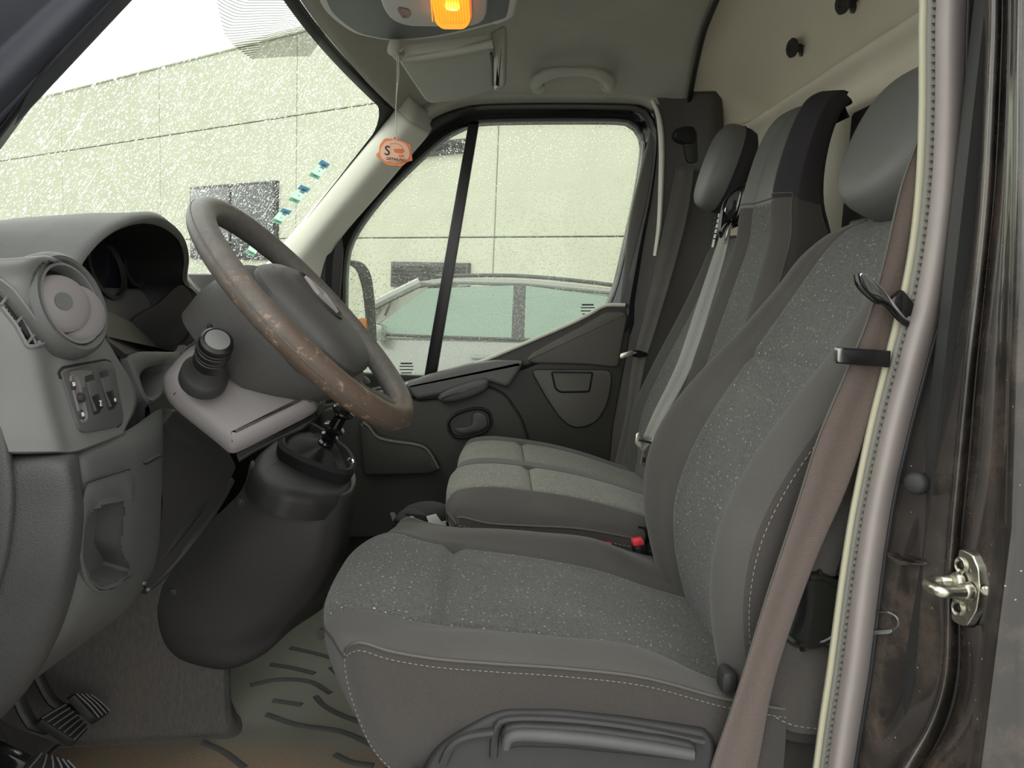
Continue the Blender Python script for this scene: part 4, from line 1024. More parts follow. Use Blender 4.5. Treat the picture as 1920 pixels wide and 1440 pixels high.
# knee panel under the column
kq = [(272, 752), (302, 800), (330, 765), (430, 843), (446, 876), (402, 962), (345, 1040), (296, 1092), (262, 1110), (292, 1035), (300, 940)]
kpl = Plane(P(300, 800, 1.10), P(440, 860, 1.27), P(300, 1080, 1.09))
slab('knee_panel', kpl.pts(roundpoly(kq, 8, 3)), kpl.n, .02, K['console'], dash, bev=.006)
tube('cable_loom', [P(*q) for q in ((262, 1098, 1.06), (290, 1062, 1.09), (350, 985, 1.15), (395, 925, 1.22), (420, 885, 1.27))], .006, K['darker'], dash, n=8, res=30)
tube('cable_loom', [P(*q) for q in ((268, 1106, 1.08), (300, 1080, 1.11), (365, 1005, 1.17), (410, 940, 1.25), (432, 900, 1.29))], .008, K['dark'], dash, n=8, res=30)
for (u, v, y) in ((270, 1093, 1.05), (278, 1105, 1.06)):
    lathe('clip', [(.004, 0), (.0035, .003), (.002, .006)], P(u, v, y), V(.3, -.8, .3), K['dash'], dash, n=12)
# centre vents beyond the hood
cvp = Plane(P(400, 560, 1.56), P(445, 560, 1.64), P(410, 610, 1.55))
slab('centre_fascia', [P(*q) for q in ((352, 512, 1.52), (392, 512, 1.56), (432, 514, 1.62), (520, 516, 1.95), (545, 540, 2.0), (520, 600, 1.9), (460, 640, 1.62), (410, 640, 1.52), (402, 600, 1.5), (380, 560, 1.48))], V(.85, -.5, .1).normalized(), .03, K['dash_light'], dash, bev=.01)
slab('corner_block', [P(*q) for q in ((352, 522, 1.44), (380, 552, 1.44), (392, 572, 1.45), (408, 612, 1.46), (404, 640, 1.46), (384, 640, 1.43), (384, 560, 1.42))], V(.7, -.7, .1).normalized(), .03, K['dash_light'], dash, bev=.006)
cv = lathe('round_vent', [(.058, -.012), (.06, .006), (.055, .012), (.048, .006), (.046, -.02)], P(462, 556, 1.66), V(.86, -.45, .2), K['dash_light'], dash, n=36, caps=False)
lathe('vent_back', [(.048, -.014), (.02, -.016)], P(462, 556, 1.66), V(.86, -.45, .2), K['darker'], cv, n=24)
lathe('flap', [(.002, .004), (.036, .002), (.04, -.004), (.03, -.008)], P(464, 568, 1.655), V(.6, -.1, .8), K['dark'], cv, n=24)
pt = thing('steering_column', 'warm grey column shroud with a black indicator stalk, under the wheel', 'column', V(-.35, 1.1, .68))
cw_ = [(299, 702), (308, 687), (345, 645), (385, 622), (430, 598), (490, 602), (545, 665), (600, 750), (592, 764), (520, 800), (450, 836), (430, 843), (412, 826), (332, 762), (306, 735)]
cp = Plane(P(300, 700, 1.0), P(590, 760, 1.03), P(430, 600, 1.06))
shr = slab('shroud', cp.pts(even(roundpoly(cw_, 22, 5), 90)), cp.n, .22, K['cowl'], pt, bev=.022, seg=5, back=V(-.1, .98, .12))
tube('seam', [on(shr, u, v, .0004) for u, v in ((326, 740), (350, 722), (380, 704), (410, 686), (440, 668), (470, 650))], .001, K['darker'], pt, n=5, res=12)
low = [(440, 846), (520, 806), (592, 769), (600, 772), (566, 800), (520, 820), (470, 846), (446, 862)]
slab('lower_shroud', [P(u, v+6, 1.12) for u, v in low], V(0, -1, .1).normalized(), .18, K['dark'], pt, bev=.006, back=V(-.1, .98, .14))
sa, sb = P(384, 703, .985), P(407, 640, .935); sx = (sb-sa).normalized()
st = lathe('stalk_boot', [(.030, -.012), (.0295, .004), (.027, .008), (.0235, .012), (.021, .03)], sa, sx, K['dark'], pt, n=32, caps=True)
lathe('indicator_stalk', [(.019, .0), (.0205, .03), (.0205, .046), (.0195, .047), (.0195, .049), (.0205, .050), (.0208, .062), (.0198, .063), (.0198, .065), (.0205, .066), (.0195, .078), (.0165, .081), (.0155, .0795), (.002, .0795)], sa, sx, K['satin_black'], pt, n=36)
lathe('stalk_button', [(.0150, .0785), (.0146, .0812), (.004, .0818)], sa, sx, K['dash_light'], pt, n=28)
for h in (.052, .068): lathe('stalk_ring', [(.0208, h), (.0214, h+.0012), (.0208, h+.0024)], sa, sx, K['dark'], pt, n=30, caps=False)

# ================================================================== steering wheel
swc = V(-.2645, 1.105, .8515); sr = V(.69, 0, -.72).normalized(); sn = V(.722, 0, .692).normalized(); sy = V(0, 1, 0)
sw = thing('steering_wheel', 'worn grey leather steering wheel with brown rubbed patches', 'steering wheel', swc)
def S(a, b, c): return swc + sr*a + sy*b + sn*c
tube('rim', [S(.193*math.cos(2*math.pi*i/96), .193*math.sin(2*math.pi*i/96), 0) for i in range(96)], .0182, K['leather'], sw, n=20, closed=True, up=sn)
tube('rim_seam', [S(.2112*math.cos(2*math.pi*i/96), .2112*math.sin(2*math.pi*i/96), .0005) for i in range(96)], .0011, K['dash'], sw, n=5, closed=True)
def so_(a0, ha, hb, c, p=3.0, n=48): return ellip(S(a0, 0, c), sr*ha, sy*hb, n, p)
loft('hub', [so_(-.035, .05, .07, -.125), so_(-.028, .085, .095, -.115), so_(-.010, .108, .108, -.075), so_(.006, .118, .116, -.03), so_(.008, .112, .112, -.012), so_(.008, .10, .10, -.006)], K['wheel_hub'], sw, True, True)
loft('airbag_pad', [so_(.010, .098, .098, -.016), so_(.010, .1, .1, .004, 3.2), so_(.010, .094, .094, .014, 3.2), so_(.008, .075, .08, .024, 3), so_(.004, .04, .045, .030, 2.6)], K['wheel_hub'], sw, False, True)
bz = S(-.01, 0, .031)
em = loft('emblem_well', [ellip(bz+sn*o, sr*(.045*k), sy*(.03*k), 32, 2.2) for o, k in ((-.004, 1.0), (.0015, 1.0), (.0022, .95), (-.0004, .88))], K['dark'], sw, False, True)
def rhomb(k, c): return [bz+sn*c+sr*(.034*k), bz+sn*c+sy*(.021*k), bz+sn*c-sr*(.034*k), bz+sn*c-sy*(.021*k)]
loft('emblem', [rhomb(1, .0), rhomb(1, .004), rhomb(.8, .0055), rhomb(.62, .004), rhomb(.62, 0)], K['badge'], em, False, False, smooth=False)
for sgn in (-1, 1):
    tube('spoke', [S(.045, sgn*.08, -.03), S(.05, sgn*.125, -.022), S(.045, sgn*.16, -.006), S(.035, sgn*.188, 0)], [.032, .028, .022, .016], K['wheel_hub'], sw, n=14, res=14, flat=.5, up=sn)
tube('spoke', [S(.09, .03, -.03), S(.13, .0, -.024), S(.16, -.0, -.008), S(.19, -.0, 0)], [.034, .03, .024, .016], K['wheel_hub'], sw, n=14, res=14, flat=.5, up=sn)
text('airbag_mark', 'AIRBAG', S(.083, .055, .0175), sy, -sr, .009, K['dash_light'], sw)
text('horn_mark', 'h', S(-.07, -.045, .019), sy, -sr, .014, K['dash_light'], sw)
lathe('screw_hole', [(.0035, -.002), (.0035, .0008), (.0025, .001)], S(-.06, -.105, -.085), V(-.2, -1, -.1), K['darker'], sw, n=12)

# ================================================================== centre console and gear lever
co = thing('centre_console', 'charcoal gear console with two screws, standing below the dashboard', 'console', V(-.5, 1.6, .15))
cg = pg([[(474, 862, 1.46), (505, 895, 1.44), (562, 915, 1.44), (618, 922, 1.45), (646, 918, 1.49), (658, 900, 1.60), (655, 880, 1.80)],
         [(468, 872, 1.43), (500, 905, 1.415), (560, 925, 1.415), (620, 932, 1.425), (655, 927, 1.47), (668, 905, 1.60), (665, 884, 1.80)],
         [(452, 920, 1.42), (500, 958, 1.405), (560, 975, 1.405), (612, 978, 1.415), (650, 967, 1.46), (664, 945, 1.6), (662, 930, 1.8)],
         [(390, 985, 1.42), (450, 1030, 1.405), (540, 1052, 1.405), (600, 1052, 1.415), (640, 1036, 1.46), (655, 1010, 1.6), (655, 990, 1.8)],
         [(310, 1090, 1.42), (380, 1122, 1.41), (480, 1135, 1.41), (560, 1128, 1.425), (606, 1106, 1.46), (640, 1070, 1.6), (645, 1050, 1.8)],
         [(286, 1150, 1.42), (330, 1192, 1.41), (420, 1210, 1.41), (500, 1195, 1.43), (560, 1158, 1.46), (618, 1120, 1.6), (640, 1090, 1.8)],
         [(300, 1216, 1.43), (350, 1240, 1.42), (425, 1253, 1.42), (492, 1228, 1.44), (548, 1180, 1.48), (606, 1140, 1.6), (630, 1110, 1.8)],
         [(310, 1214, 1.48), (356, 1236, 1.47), (425, 1248, 1.47), (486, 1224, 1.49), (540, 1178, 1.53), (600, 1140, 1.64), (625, 1110, 1.82)]])
csh = grid('shell', dense(cg, 60, 60), K['console'], co)
lp_ = Plane(P(475, 870, 1.43), P(655, 925, 1.46), P(560, 803, 1.72))
ld = even(roundpoly([(470, 872), (482, 845), (515, 818), (560, 800), (604, 800), (642, 835), (665, 880), (664, 908), (650, 927), (600, 933), (540, 924), (492, 900)], 16, 4), 72)
slab('lid', lp_.pts(ld, .004), lp_.n, .05, K['console'], co, bev=.022, seg=4)
tube('seam', [P(*q) for q in ((469, 872, 1.428), (470, 890, 1.423), (482, 915, 1.412), (510, 935, 1.403), (560, 952, 1.401), (602, 962, 1.408))], .0011, K['darker'], co, n=5, res=24)
for (u, v) in ((450, 942), (323, 1111)):
    sc = on(csh, u, v, .001); s1 = lathe('screw', [(.0085, -.003), (.008, .0015), (.006, .002), (.0055, 0), (.003, 0), (.001, .001)], sc, V(.15, -1, .1), K['dark'], co, n=18)
tube('edge_highlight', [P(*q) for q in ((644, 982, 1.50), (636, 992, 1.49), (624, 1012, 1.475), (616, 1028, 1.47))], .0018, K['zinc'], co, n=6, res=10)
gb = thing('gear_lever', 'gear lever in a soft black gaiter on the console', 'gear lever', P(600, 860, 1.55))
br = [(516, 846), (524, 830), (545, 815), (575, 812), (600, 826), (650, 866), (659, 884), (657, 902), (646, 909), (610, 902), (560, 884), (522, 862)]
bo = lp_.pts(even(roundpoly(br, 10, 4), 60), .004)
bi = inset(bo, lp_.n, .012)
loft('gaiter_frame', [bo, [p+lp_.n*.022 for p in inset(bo, lp_.n, -.004)], [p+lp_.n*.03 for p in inset(bo, lp_.n, .003)], [p+lp_.n*.028 for p in inset(bo, lp_.n, .009)], [p+lp_.n*.012 for p in bi]], K['bag'], gb)
lb = P(610, 832, 1.55); lt = P(650, 762, 1.53); lx = (lt-lb).normalized()
a_, b_, _ = axes(lx); bc = sum(bi, V(0, 0, 0))/60
def gring(t, r, wob):
    out = []
    for i, p in enumerate(bi):
        d = (p-bc); dn = d.normalized(); rr = lerp(1.0, 0.0, t)
        q = bc.lerp(lb, t) + d*rr*(.95) + (dn - lx*dn.dot(lx)).normalized()*r + lp_.n*(.012*(1-t)) + lx*wob*math.sin(i*2*math.pi/60*5)*t*(1-t)
        out.append(q)
    return out
loft('gaiter', [[p+lp_.n*.012 for p in bi], gring(.15, .0, .02), gring(.35, .004, .03), gring(.6, .008, .03), gring(.85, .012, .02), gring(1.0, .015, 0)], K['bag'], gb, False, True)
lathe('collar', [(.016, -.004), (.017, .004), (.013, .008), (.013, .014), (.018, .018), (.018, .021), (.012, .024), (.012, .034), (.021, .038), (.022, .042), (.014, .045), (.0125, .07), (.02, .078), (.024, .082), (.023, .086), (.014, .09)], lb, lx, K['gloss_black'], gb, n=28)
lathe('knob', [(.013, .088), (.018, .10), (.024, .125), (.026, .15), (.02, .165), (.004, .17)], lb, lx, K['dark'], gb, n=24, flat=.8)
lathe('pull_ring', [(.006, 0), (.008, .002), (.007, .004), (.005, .003)], P(656, 866, 1.5), V(.6, -.6, .4), K['chrome'], gb, n=16, caps=False)

# ------------------------------------------------------------------ footwell
tw = [(-1.0, 1.365), (-.76, 1.40), (-.54, 1.435), (-.505, 1.447), (-.515, 1.48), (-.60, 1.60), (-.70, 1.95)]
rows = [[V(x+k*(.0 if i < 3 else .03), y-k*(.03 if i < 4 else .0), z) for i, (x, y) in enumerate(tw)] for z, k in ((.004, 1.0), (.02, .35), (.07, .05), (.2, 0), (.34, -.1))]
tun = grid('trim_6', dense(rows, 30, 70), K['carpet'], thick=.01, off=0); struct(tun, 'carpeted wall of the engine tunnel')
toe = grid('trim_7', dense([[V(-.99, y, .34), V(-.97, y, .2), V(-.9, y, .06), V(-.78, y, .004)] for y in (.8, 1.1, 1.42)], 14, 14), K['carpet'], thick=.006, off=0); struct(toe, 'carpeted toe board of the driver footwell')
fm = thing('floor_mat', 'ribbed grey rubber floor mat, sandy with dirt under the pedals', 'mat', V(-.4, 1.4, .002))
mo = [V(-.80, .98, 0), V(-.80, 1.385, 0), V(-.50, 1.425, 0), V(-.49, 1.46, 0), V(-.57, 1.60, 0), V(-.66, 1.90, 0), V(-.60, 2.15, 0), V(-.12, 2.15, 0), V(-.12, 1.5, 0), V(-.155, 1.36, 0), V(-.165, .98, 0)]
mp2 = [V(x, y, .009) for x, y in roundpoly([(p.x, p.y) for p in mo], .03, 4)]
slab('mat', mp2, V(0, 0, 1), .008, K['mat'], fm, bev=.004)
tube('border', [p+V(0, 0, .002) for p in inset(mp2, V(0, 0, 1), .008)], .004, K['dark'], fm, n=6, closed=True, flat=.6)
rb_px = [[(508, 1246), (545, 1252), (590, 1263)], [(620, 1252), (650, 1275), (700, 1290)], [(592, 1306), (610, 1325), (650, 1345), (712, 1365)], [(512, 1314), (540, 1318), (566, 1322)], [(500, 1340), (560, 1360), (640, 1372), (700, 1398)], [(470, 1285), (520, 1275), (580, 1278), (620, 1300)], [(628, 1415), (660, 1430), (700, 1436)], [(380, 1392), (420, 1410), (460, 1440)], [(545, 1215), (590, 1225), (630, 1236)]]
for r_ in rb_px: tube('rib', [PZ(u, v, .0095) for u, v in r_], .007, K['dash'], fm, n=8, res=18, flat=.45, up=(0, 0, 1))
def pedal(name, label, q, ribs, along, arm, mat_arm=K['dark']):
    c = [P(*a) for a in q]; n = (c[1]-c[0]).cross(c[3]-c[0]).normalized(); n = n if n.x > 0 or n.z > 0 else -n
    if n.z < 0: n = -n
    t = thing(name, label, 'pedal', sum(c, V(0, 0, 0))/4 - n*.02)
    px = crom(roundp(c, .012), 40, True); mid = sum(c, V(0, 0, 0))/4
    bow = lambda p: p + n*.006*(1-min(1, ((p-mid).length/.06)**2))
    slab('pad', px, n, .014, K['darker'], t, bev=.004)
    for i in range(ribs):
        k = (i+.5)/ribs
        a, b = (lerp(c[0], c[3], k), lerp(c[1], c[2], k)) if not along else (lerp(c[0], c[1], k), lerp(c[3], c[2], k))
        m_ = (a+b)/2
        a, b = lerp(m_, a, .9), lerp(m_, b, .9)
        tube('rib', [a+n*.0006, m_+n*.0022, b+n*.0006], .0014, K['dash_light'], t, n=6, res=8)
    tube('arm', [mid-n*.014, mid-n*.03+V(-.04, 0, .02), mid+arm*.5-n*.03, mid+arm], [.012, .012, .013, .014], mat_arm, t, n=10, res=14, flat=.6)
    return t
def roundp(c, r):
    out = []; n = len(c)
    for i in range(n):
        a, b, d = c[i-1], c[i], c[(i+1) % n]; p = b+(a-b).normalized()*r; q = b+(d-b).normalized()*r
        for j in range(4):
            t = j/3; out.append(p*(1-t)**2+b*2*t*(1-t)+q*t*t)
    return out
pedal('brake_pedal', 'wide brake pedal with cross ribs, between accelerator and clutch', [(72, 1345, 1.17), (122, 1317, 1.235), (170, 1362, 1.245), (143, 1391, 1.18)], 7, False, V(-.16, 0, .26))
pedal('accelerator_pedal', 'narrow accelerator pedal with lengthwise ribs by the tunnel carpet', [(136, 1298, 1.29), (172, 1301, 1.35), (210, 1333, 1.36), (184, 1350, 1.30)], 4, True, V(-.16, 0, .2))
pedal('clutch_pedal', 'wide ribbed clutch pedal, lowest of the three pedals and nearest the doorway', [(40, 1440, 1.06), (74, 1410, 1.10), (128, 1424, 1.13), (176, 1476, 1.13)], 6, False, V(-.2, 0, .26))
fr_ = box('sill_bracket', P(14, 1424, 1.02), .05, .02, .03, K['gloss_black'], None, basis((.8, .1, -.5), (0, 0, 1)), bev=.004)
tag(fr_, 'small glossy black bracket by the clutch pedal', 'bracket')
# ================================================================== seats
def cutgrid(parent, G, cuts_v, names_mats, cuts_u=None, thick=0.0, seam=.0):
    """split one dense surface along its columns (and rows) into parts"""
    for (a, b), (nm, mt) in zip(zip(cuts_v, cuts_v[1:]), names_mats):
        if cuts_u and nm == 'insert':
            for k, (c, d) in enumerate(zip(cuts_u, cuts_u[1:])):
                grid(nm, [r[a:b+1] for r in G[c:d+1]], mt, parent, uv0=(k*.37, 0))
        else: grid(nm, [r[a:b+1] for r in G], mt, parent)
# ---------------------------------------------------------------- driver seat
ds = thing('driver_chair', 'driver seat of flecked grey cloth with plain bolsters, nearest to the open door', 'seat', V(.1, 1.14, .01))
YN, YF = .885, 1.395; YM = (YN+YF)/2
# stations along the cushion: X, z of piping, z of crest, z of insert valley
stn = [(-.165, .470, .466, .474), (-.110, .460, .462, .462), (-.055, .452, .462, .451), (.02, .448, .465, .443), (.10, .445, .461, .433), (.20, .436, .452, .414), (.30, .412, .412, .386), (.38, .40, .395, .365)]
rows = []
# nose of the cushion: from the front piping up over the dome
def crow(X, zp, zc, zi, pull=0.0, narrow=0.0, drop=0.0, w=0.0):
    n = narrow
    ys = [YN+n, YN+.012+n, YN+.05+n, YN+.098+n*.8, YM-.07, YM+.07, YF-.098-n*.8, YF-.05-n, YF-.012-n, YF-n]
    zs = [zp, lerp(zp, zc, .62), zc, lerp(zi, zc, .18), zi+.006, zi+.006, lerp(zi, zc, .18), zc, lerp(zp, zc, .62), zp]
    ks = [1, .86, .55, .2, 0, 0, .2, .55, .86, 1]
    return [V(X + pull*k, y, z-drop*(1-k*.6)) for y, z, k in zip(ys, zs, ks)]
rows.append(crow(-.226, .440, .440, .436, .060, .02))
rows.append(crow(-.222, .452, .450, .452, .056, .014))
rows.append(crow(-.200, .462, .456, .468, .040, .006))
rows.append(crow(-.160, .470, .460, .476, .016, .0))
for s in stn[1:]: rows.append(crow(*s))
cols_ctrl = 10
NV = 73; G = dense(rows, 97, NV)
iv = [0, 8*3, 8*6, NV-1]   # 8 samples per control interval
cr_u = int(round(96*(4.95)/(len(rows)-1)))
for j in range(24, 49):                                   # cross seam pressed into the insert
    for du, dz in ((-2, .004), (-1, .009), (0, .013), (1, .008), (2, .003)): G[cr_u+du][j].z -= dz
for i in range(len(G)):                                   # seam valleys beside the insert
    for j in (24, 48): G[i][j].z -= .004
cutgrid(ds, G, [0, 24, 48, 72], [('cushion_bolster', K['bolster']), ('insert', K['insert']), ('cushion_bolster', K['bolster'])], [0, cr_u, 96])
# piping right round the top, then side and front skirts
near = [G[i][0] for i in range(96, 0, -1)]; front = [G[0][j] for j in range(0, 73)]; far = [G[i][72] for i in range(1, 97)]
loop = near+front+far
tube('piping', crom(loop, 150), .0024, K['piping'], ds, n=6)
lp2 = crom(loop, 150)
sk = []
for k, (dn, dz) in enumerate(((0, 0), (.004, -.03), (.006, -.075), (.004, -.125), (-.012, -.165), (-.02, -.19))):
    r = []
    for i, p in enumerate(lp2):
        t = (lp2[min(i+1, 149)]-lp2[max(i-1, 0)]).normalized(); n_ = V(t.y, -t.x, 0).normalized()
        if n_.dot(p-V(.1, YM, p.z)) < 0: n_ = -n_
        fr = min(1, max(0, (.02-p.x)/.22))                 # the nose tucks back underneath
        q = p + n_*dn + V(0, 0, dz) + V(fr*(.085*(-dz/.19)**1.3), 0, 0)
        r.append(q)
    sk.append(r)
SG = dense(sk, 40, 150)
lo_i = 150*len(near)//len(loop)
a_ = int(lo_i*.955); b_ = 149-a_
grid('side_panel', [r[:a_+1] for r in SG], K['side'], ds); grid('front_panel', [r[a_:b_+1] for r in SG], K['side'], ds, uv0=(.31, .2)); grid('side_panel', [r[b_:] for r in SG], K['side'], ds)
dashes('stitching', [p+V(0, -.0040, -.0085) for p in lp2[:a_]], .0006, .0045, .0025, K['thread'], ds)
dashes('stitching', [SG[i][a_]+V(-.001, -.002, 0) for i in range(0, 40)], .0008, .004, .003, K['thread'], ds)
# backrest ---------------------------------------------------------------
# far crest points (x, z); valley set back behind them
cre = [(.345, .36), (.315, .41), (.293, .49), (.286, .56), (.295, .63), (.325, .70), (.375, .775), (.432, .850), (.480, .92), (.512, .975), (.545, 1.012), (.575, 1.030)]
val = [(.37, .345), (.352, .40), (.333, .475), (.330, .55), (.352, .63), (.385, .705), (.430, .785), (.472, .86), (.506, .925), (.534, .98), (.556, 1.016), (.582, 1.032)]
wid = [.232, .245, .256, .260, .262, .258, .246, .230, .214, .198, .178, .160]
rows = []
for (cx, cz), (vx, vz), w in zip(cre, val, wid):
    iw = min(w-.075, .148); T = .105
    bx, bz = .90*T, -.25*T
    rows.append([V(cx+bx*1.1, YM-w+.012, cz+bz), V(cx+bx*.6, YM-w, cz+bz*.6), V(cx+.028, YM-w+.003, cz-.006), V(cx+.004, YM-w+.022, cz), V(cx, YM-w+.05, cz), V(lerp(vx, cx, .25), YM-iw, lerp(vz, cz, .25)), V(vx, YM-iw*.45, vz), V(vx, YM+iw*.45, vz),
                 V(lerp(vx, cx, .25), YM+iw, lerp(vz, cz, .25)), V(cx, YM+w-.05, cz), V(cx+.004, YM+w-.022, cz), V(cx+.028, YM+w-.003, cz-.006), V(cx+bx*.6, YM+w, cz+bz*.6), V(cx+bx*1.1, YM+w-.012, cz+bz)])
NV = 13*7+1; G = dense(rows, 111, NV)
j1, j2, j3, j4 = 7*2, 7*5, 7*8, 7*11
for i in range(111):
    for j in (j2, j3): G[i][j].x += .005
ci = int(110*6.35/11)
for j in range(j2, j3+1):
    for du, dx in ((-1, .003), (0, .006), (1, .003)): G[ci+du][j].x += dx
cutgrid(ds, G, [0, j1, j2, j3, j4, NV-1], [('back_side', K['side']), ('back_bolster', K['bolster']), ('insert', K['insert']), ('back_bolster', K['bolster']), ('back_side', K['side'])], [0, ci, 110])
rim = [G[i][j1] for i in range(0, 111)]+[G[110][j] for j in range(j1, j4+1)]+[G[i][j4] for i in range(110, -1, -1)]
tube('piping', [G[110][j]+V(.003, 0, .002) for j in range(j1, j4+1)], .0038, K['piping'], ds, n=6)
dashes('stitching', [G[i][j1-2]+V(-.001, -.002, 0) for i in range(6, 95)], .0007, .005, .003, K['thread'], ds)
# back shell closing the rear, with its lower flap
back = [[G[i][0] for i in range(0, 111, 5)], [G[i][0]+V(.05, .05, -.01) for i in range(0, 111, 5)], [G[i][NV-1]+V(.05, -.05, -.01) for i in range(0, 111, 5)], [G[i][NV-1] for i in range(0, 111, 5)]]
grid('back_cover', dense(back, 24, 40), K['side'], ds)
grid('top_cover', [[G[110][j] for j in range(NV)], [lerp(G[110][j], V(.70, YM, G[110][j].z-.01), .55) for j in range(NV)], [V(.695, lerp(G[110][j].y, YM, .3), .985) for j in range(NV)]], K['side'], ds)
fg = [[P(u, v, y) for u, v, y in r] for r in ([(1440, 1140, .93), (1500, 1150, .92), (1570, 1150, .92), (1640, 1150, .93)], [(1436, 1200, .91), (1500, 1210, .90), (1570, 1215, .90), (1640, 1215, .91)], [(1425, 1300, .90), (1490, 1310, .885), (1560, 1315, .885), (1640, 1315, .90)], [(1424, 1318, .90), (1455, 1352, .885), (1510, 1370, .885), (1640, 1375, .90)], [(1426, 1322, .93), (1460, 1358, .92), (1515, 1376, .92), (1640, 1380, .93)])]
fgd = dense(fg, 24, 24); grid('lower_flap', fgd, K['side'], ds)
dashes('stitching', [p+V(0, -.0015, .004) for p in fgd[17]], .0009, .005, .003, K['thread'], ds)
grid('skirt', dense([[P(u, v, y) for u, v, y in r] for r in ([(1380, 1330, .94), (1450, 1345, .94), (1540, 1350, .94)], [(1370, 1400, .93), (1450, 1400, .92), (1540, 1405, .93)], [(1350, 1500, .93), (1450, 1500, .92), (1540, 1500, .93)])], 12, 16), K['side'], ds)
# recline wheel
ko = P(1517, 1140, .90); kx = V(.05, -1, .03).normalized()
kn_ = lathe('recline_wheel', [(.046, -.02), (.0505, -.008), (.0505, .006), (.046, .012), (.041, .013), (.0395, .011), (.02, .0125), (.002, .013)], ko, kx, K['gloss_black'], ds, n=44)
ax_a, ax_b, _ = axes(kx)
for i in range(10):
    a = 2*math.pi*i/10+.2; d = ax_a*math.cos(a)+ax_b*math.sin(a)
    tube('grip', [ko+d*.0495+kx*-.008, ko+d*.051+kx*.004, ko+d*.046+kx*.012], [.004, .0042, .003], K['satin_black'], kn_, n=8)
# headrest
def head(parent, c, hx, hy, hz, tilt, mat, mat2, nm='headrest', front=1.0, p=2.6, name2='headrest_back'):
    """padded block; local x front-back (front is -X), tilted about Y"""
    R_ = Matrix.Rotation(tilt, 3, 'Y'); outs = []; outs2 = []
    def sec(k, gx):   # outline in the Y-Z plane at depth gx
        o = ellip(V(0, 0, 0), V(0, hy*k, 0), V(0, 0, hz*k), 48, p)
        return [c + R_ @ V(gx, q.y*(1-.10*max(0, -q.z/hz)), q.z) for q in o]
    fr = [(1.0, .06*hx), (1.0, -.25*hx), (.985, -.55*hx), (.94, -.78*hx), (.84, -.93*hx), (.66, -1.0*hx), (.3, -1.03*hx)]
    bk = [(1.0, .06*hx), (.995, .4*hx), (.95, .75*hx), (.82, .95*hx), (.5, 1.02*hx)]
    a = loft(nm, [sec(*q) for q in fr], mat, parent, False, True)
    b = loft(name2, [sec(*q) for q in bk], mat2, parent, False, True)
    tube('seam', [x+V(0, 0, 0) for x in sec(1.003, .06*hx)], .0018, mat2, parent, n=6, closed=True)
    return R_
hc = V(.602, 1.115, 1.122)
head(ds, hc, .072, .128, .108, math.radians(20), K['vinyl'], K['vinyl_dark'])
for dy in (-.06, .06): tube('headrest_post', [hc+V(.02, dy, -.08), hc+V(.005, dy, -.17)], .007, K['steel'], ds, n=10)
lathe('post_socket', [(.014, 0), (.014, .012), (.009, .016)], V(.592, 1.175, 1.018), V(0, 0, 1), K['dark'], ds, n=16)
# pedestal and valance with the long height lever
va = [(786, 1470), (800, 1432), (822, 1402), (862, 1374), (918, 1343), (950, 1333), (1050, 1334), (1180, 1348), (1330, 1372), (1345, 1400), (1345, 1470)]
vp = Plane(P(700, 1400, .868), P(1330, 1400, .868), P(1000, 1340, .872))
VO = vp.pts(even(roundpoly(va, 14, 4), 80))
val_ = slab('valance', VO, vp.n, .035, K['dark'], ds, bev=.008, seg=4)
tube('valance_ridge', vp.pts([(925, 1420), (930, 1372), (948, 1350), (1040, 1349), (1180, 1364), (1320, 1392)], .003), .0052, K['console'], ds, n=8, res=40)
tube('valance_ridge', vp.pts([(830, 1432), (846, 1400), (876, 1382), (926, 1374)], .003), .0058, K['console'], ds, n=8, res=20)
hl = [(940, 1376), (950, 1362), (980, 1358), (1100, 1364), (1250, 1384), (1306, 1396), (1310, 1424), (1296, 1430), (1180, 1418), (1060, 1406), (970, 1404), (946, 1410), (938, 1396)]
slab('height_lever', vp.pts(even(roundpoly(hl, 10, 4), 70), .016), vp.n, .02, K['dark'], ds, bev=.006, seg=3)
tube('lever_grip', vp.pts([(948, 1404), (956, 1383), (990, 1378), (1100, 1386), (1220, 1402), (1300, 1416)], .018), [.005, .0072, .0078, .008, .0078, .007], K['dash'], ds, n=12, res=50)
box('pedestal', V(.12, YM, .15), .34, .40, .27, K['darker'], ds, bev=.02)
tube('slide_rail', [P(602, 1190, 1.10), P(612, 1176, 1.14), V(-.05, 1.2, .20)], .008, K['darker'], ds, n=8)
box('hinge_cover', P(1362, 1272, .90), .02, .03, .03, K['dark'], ds, bev=.008)

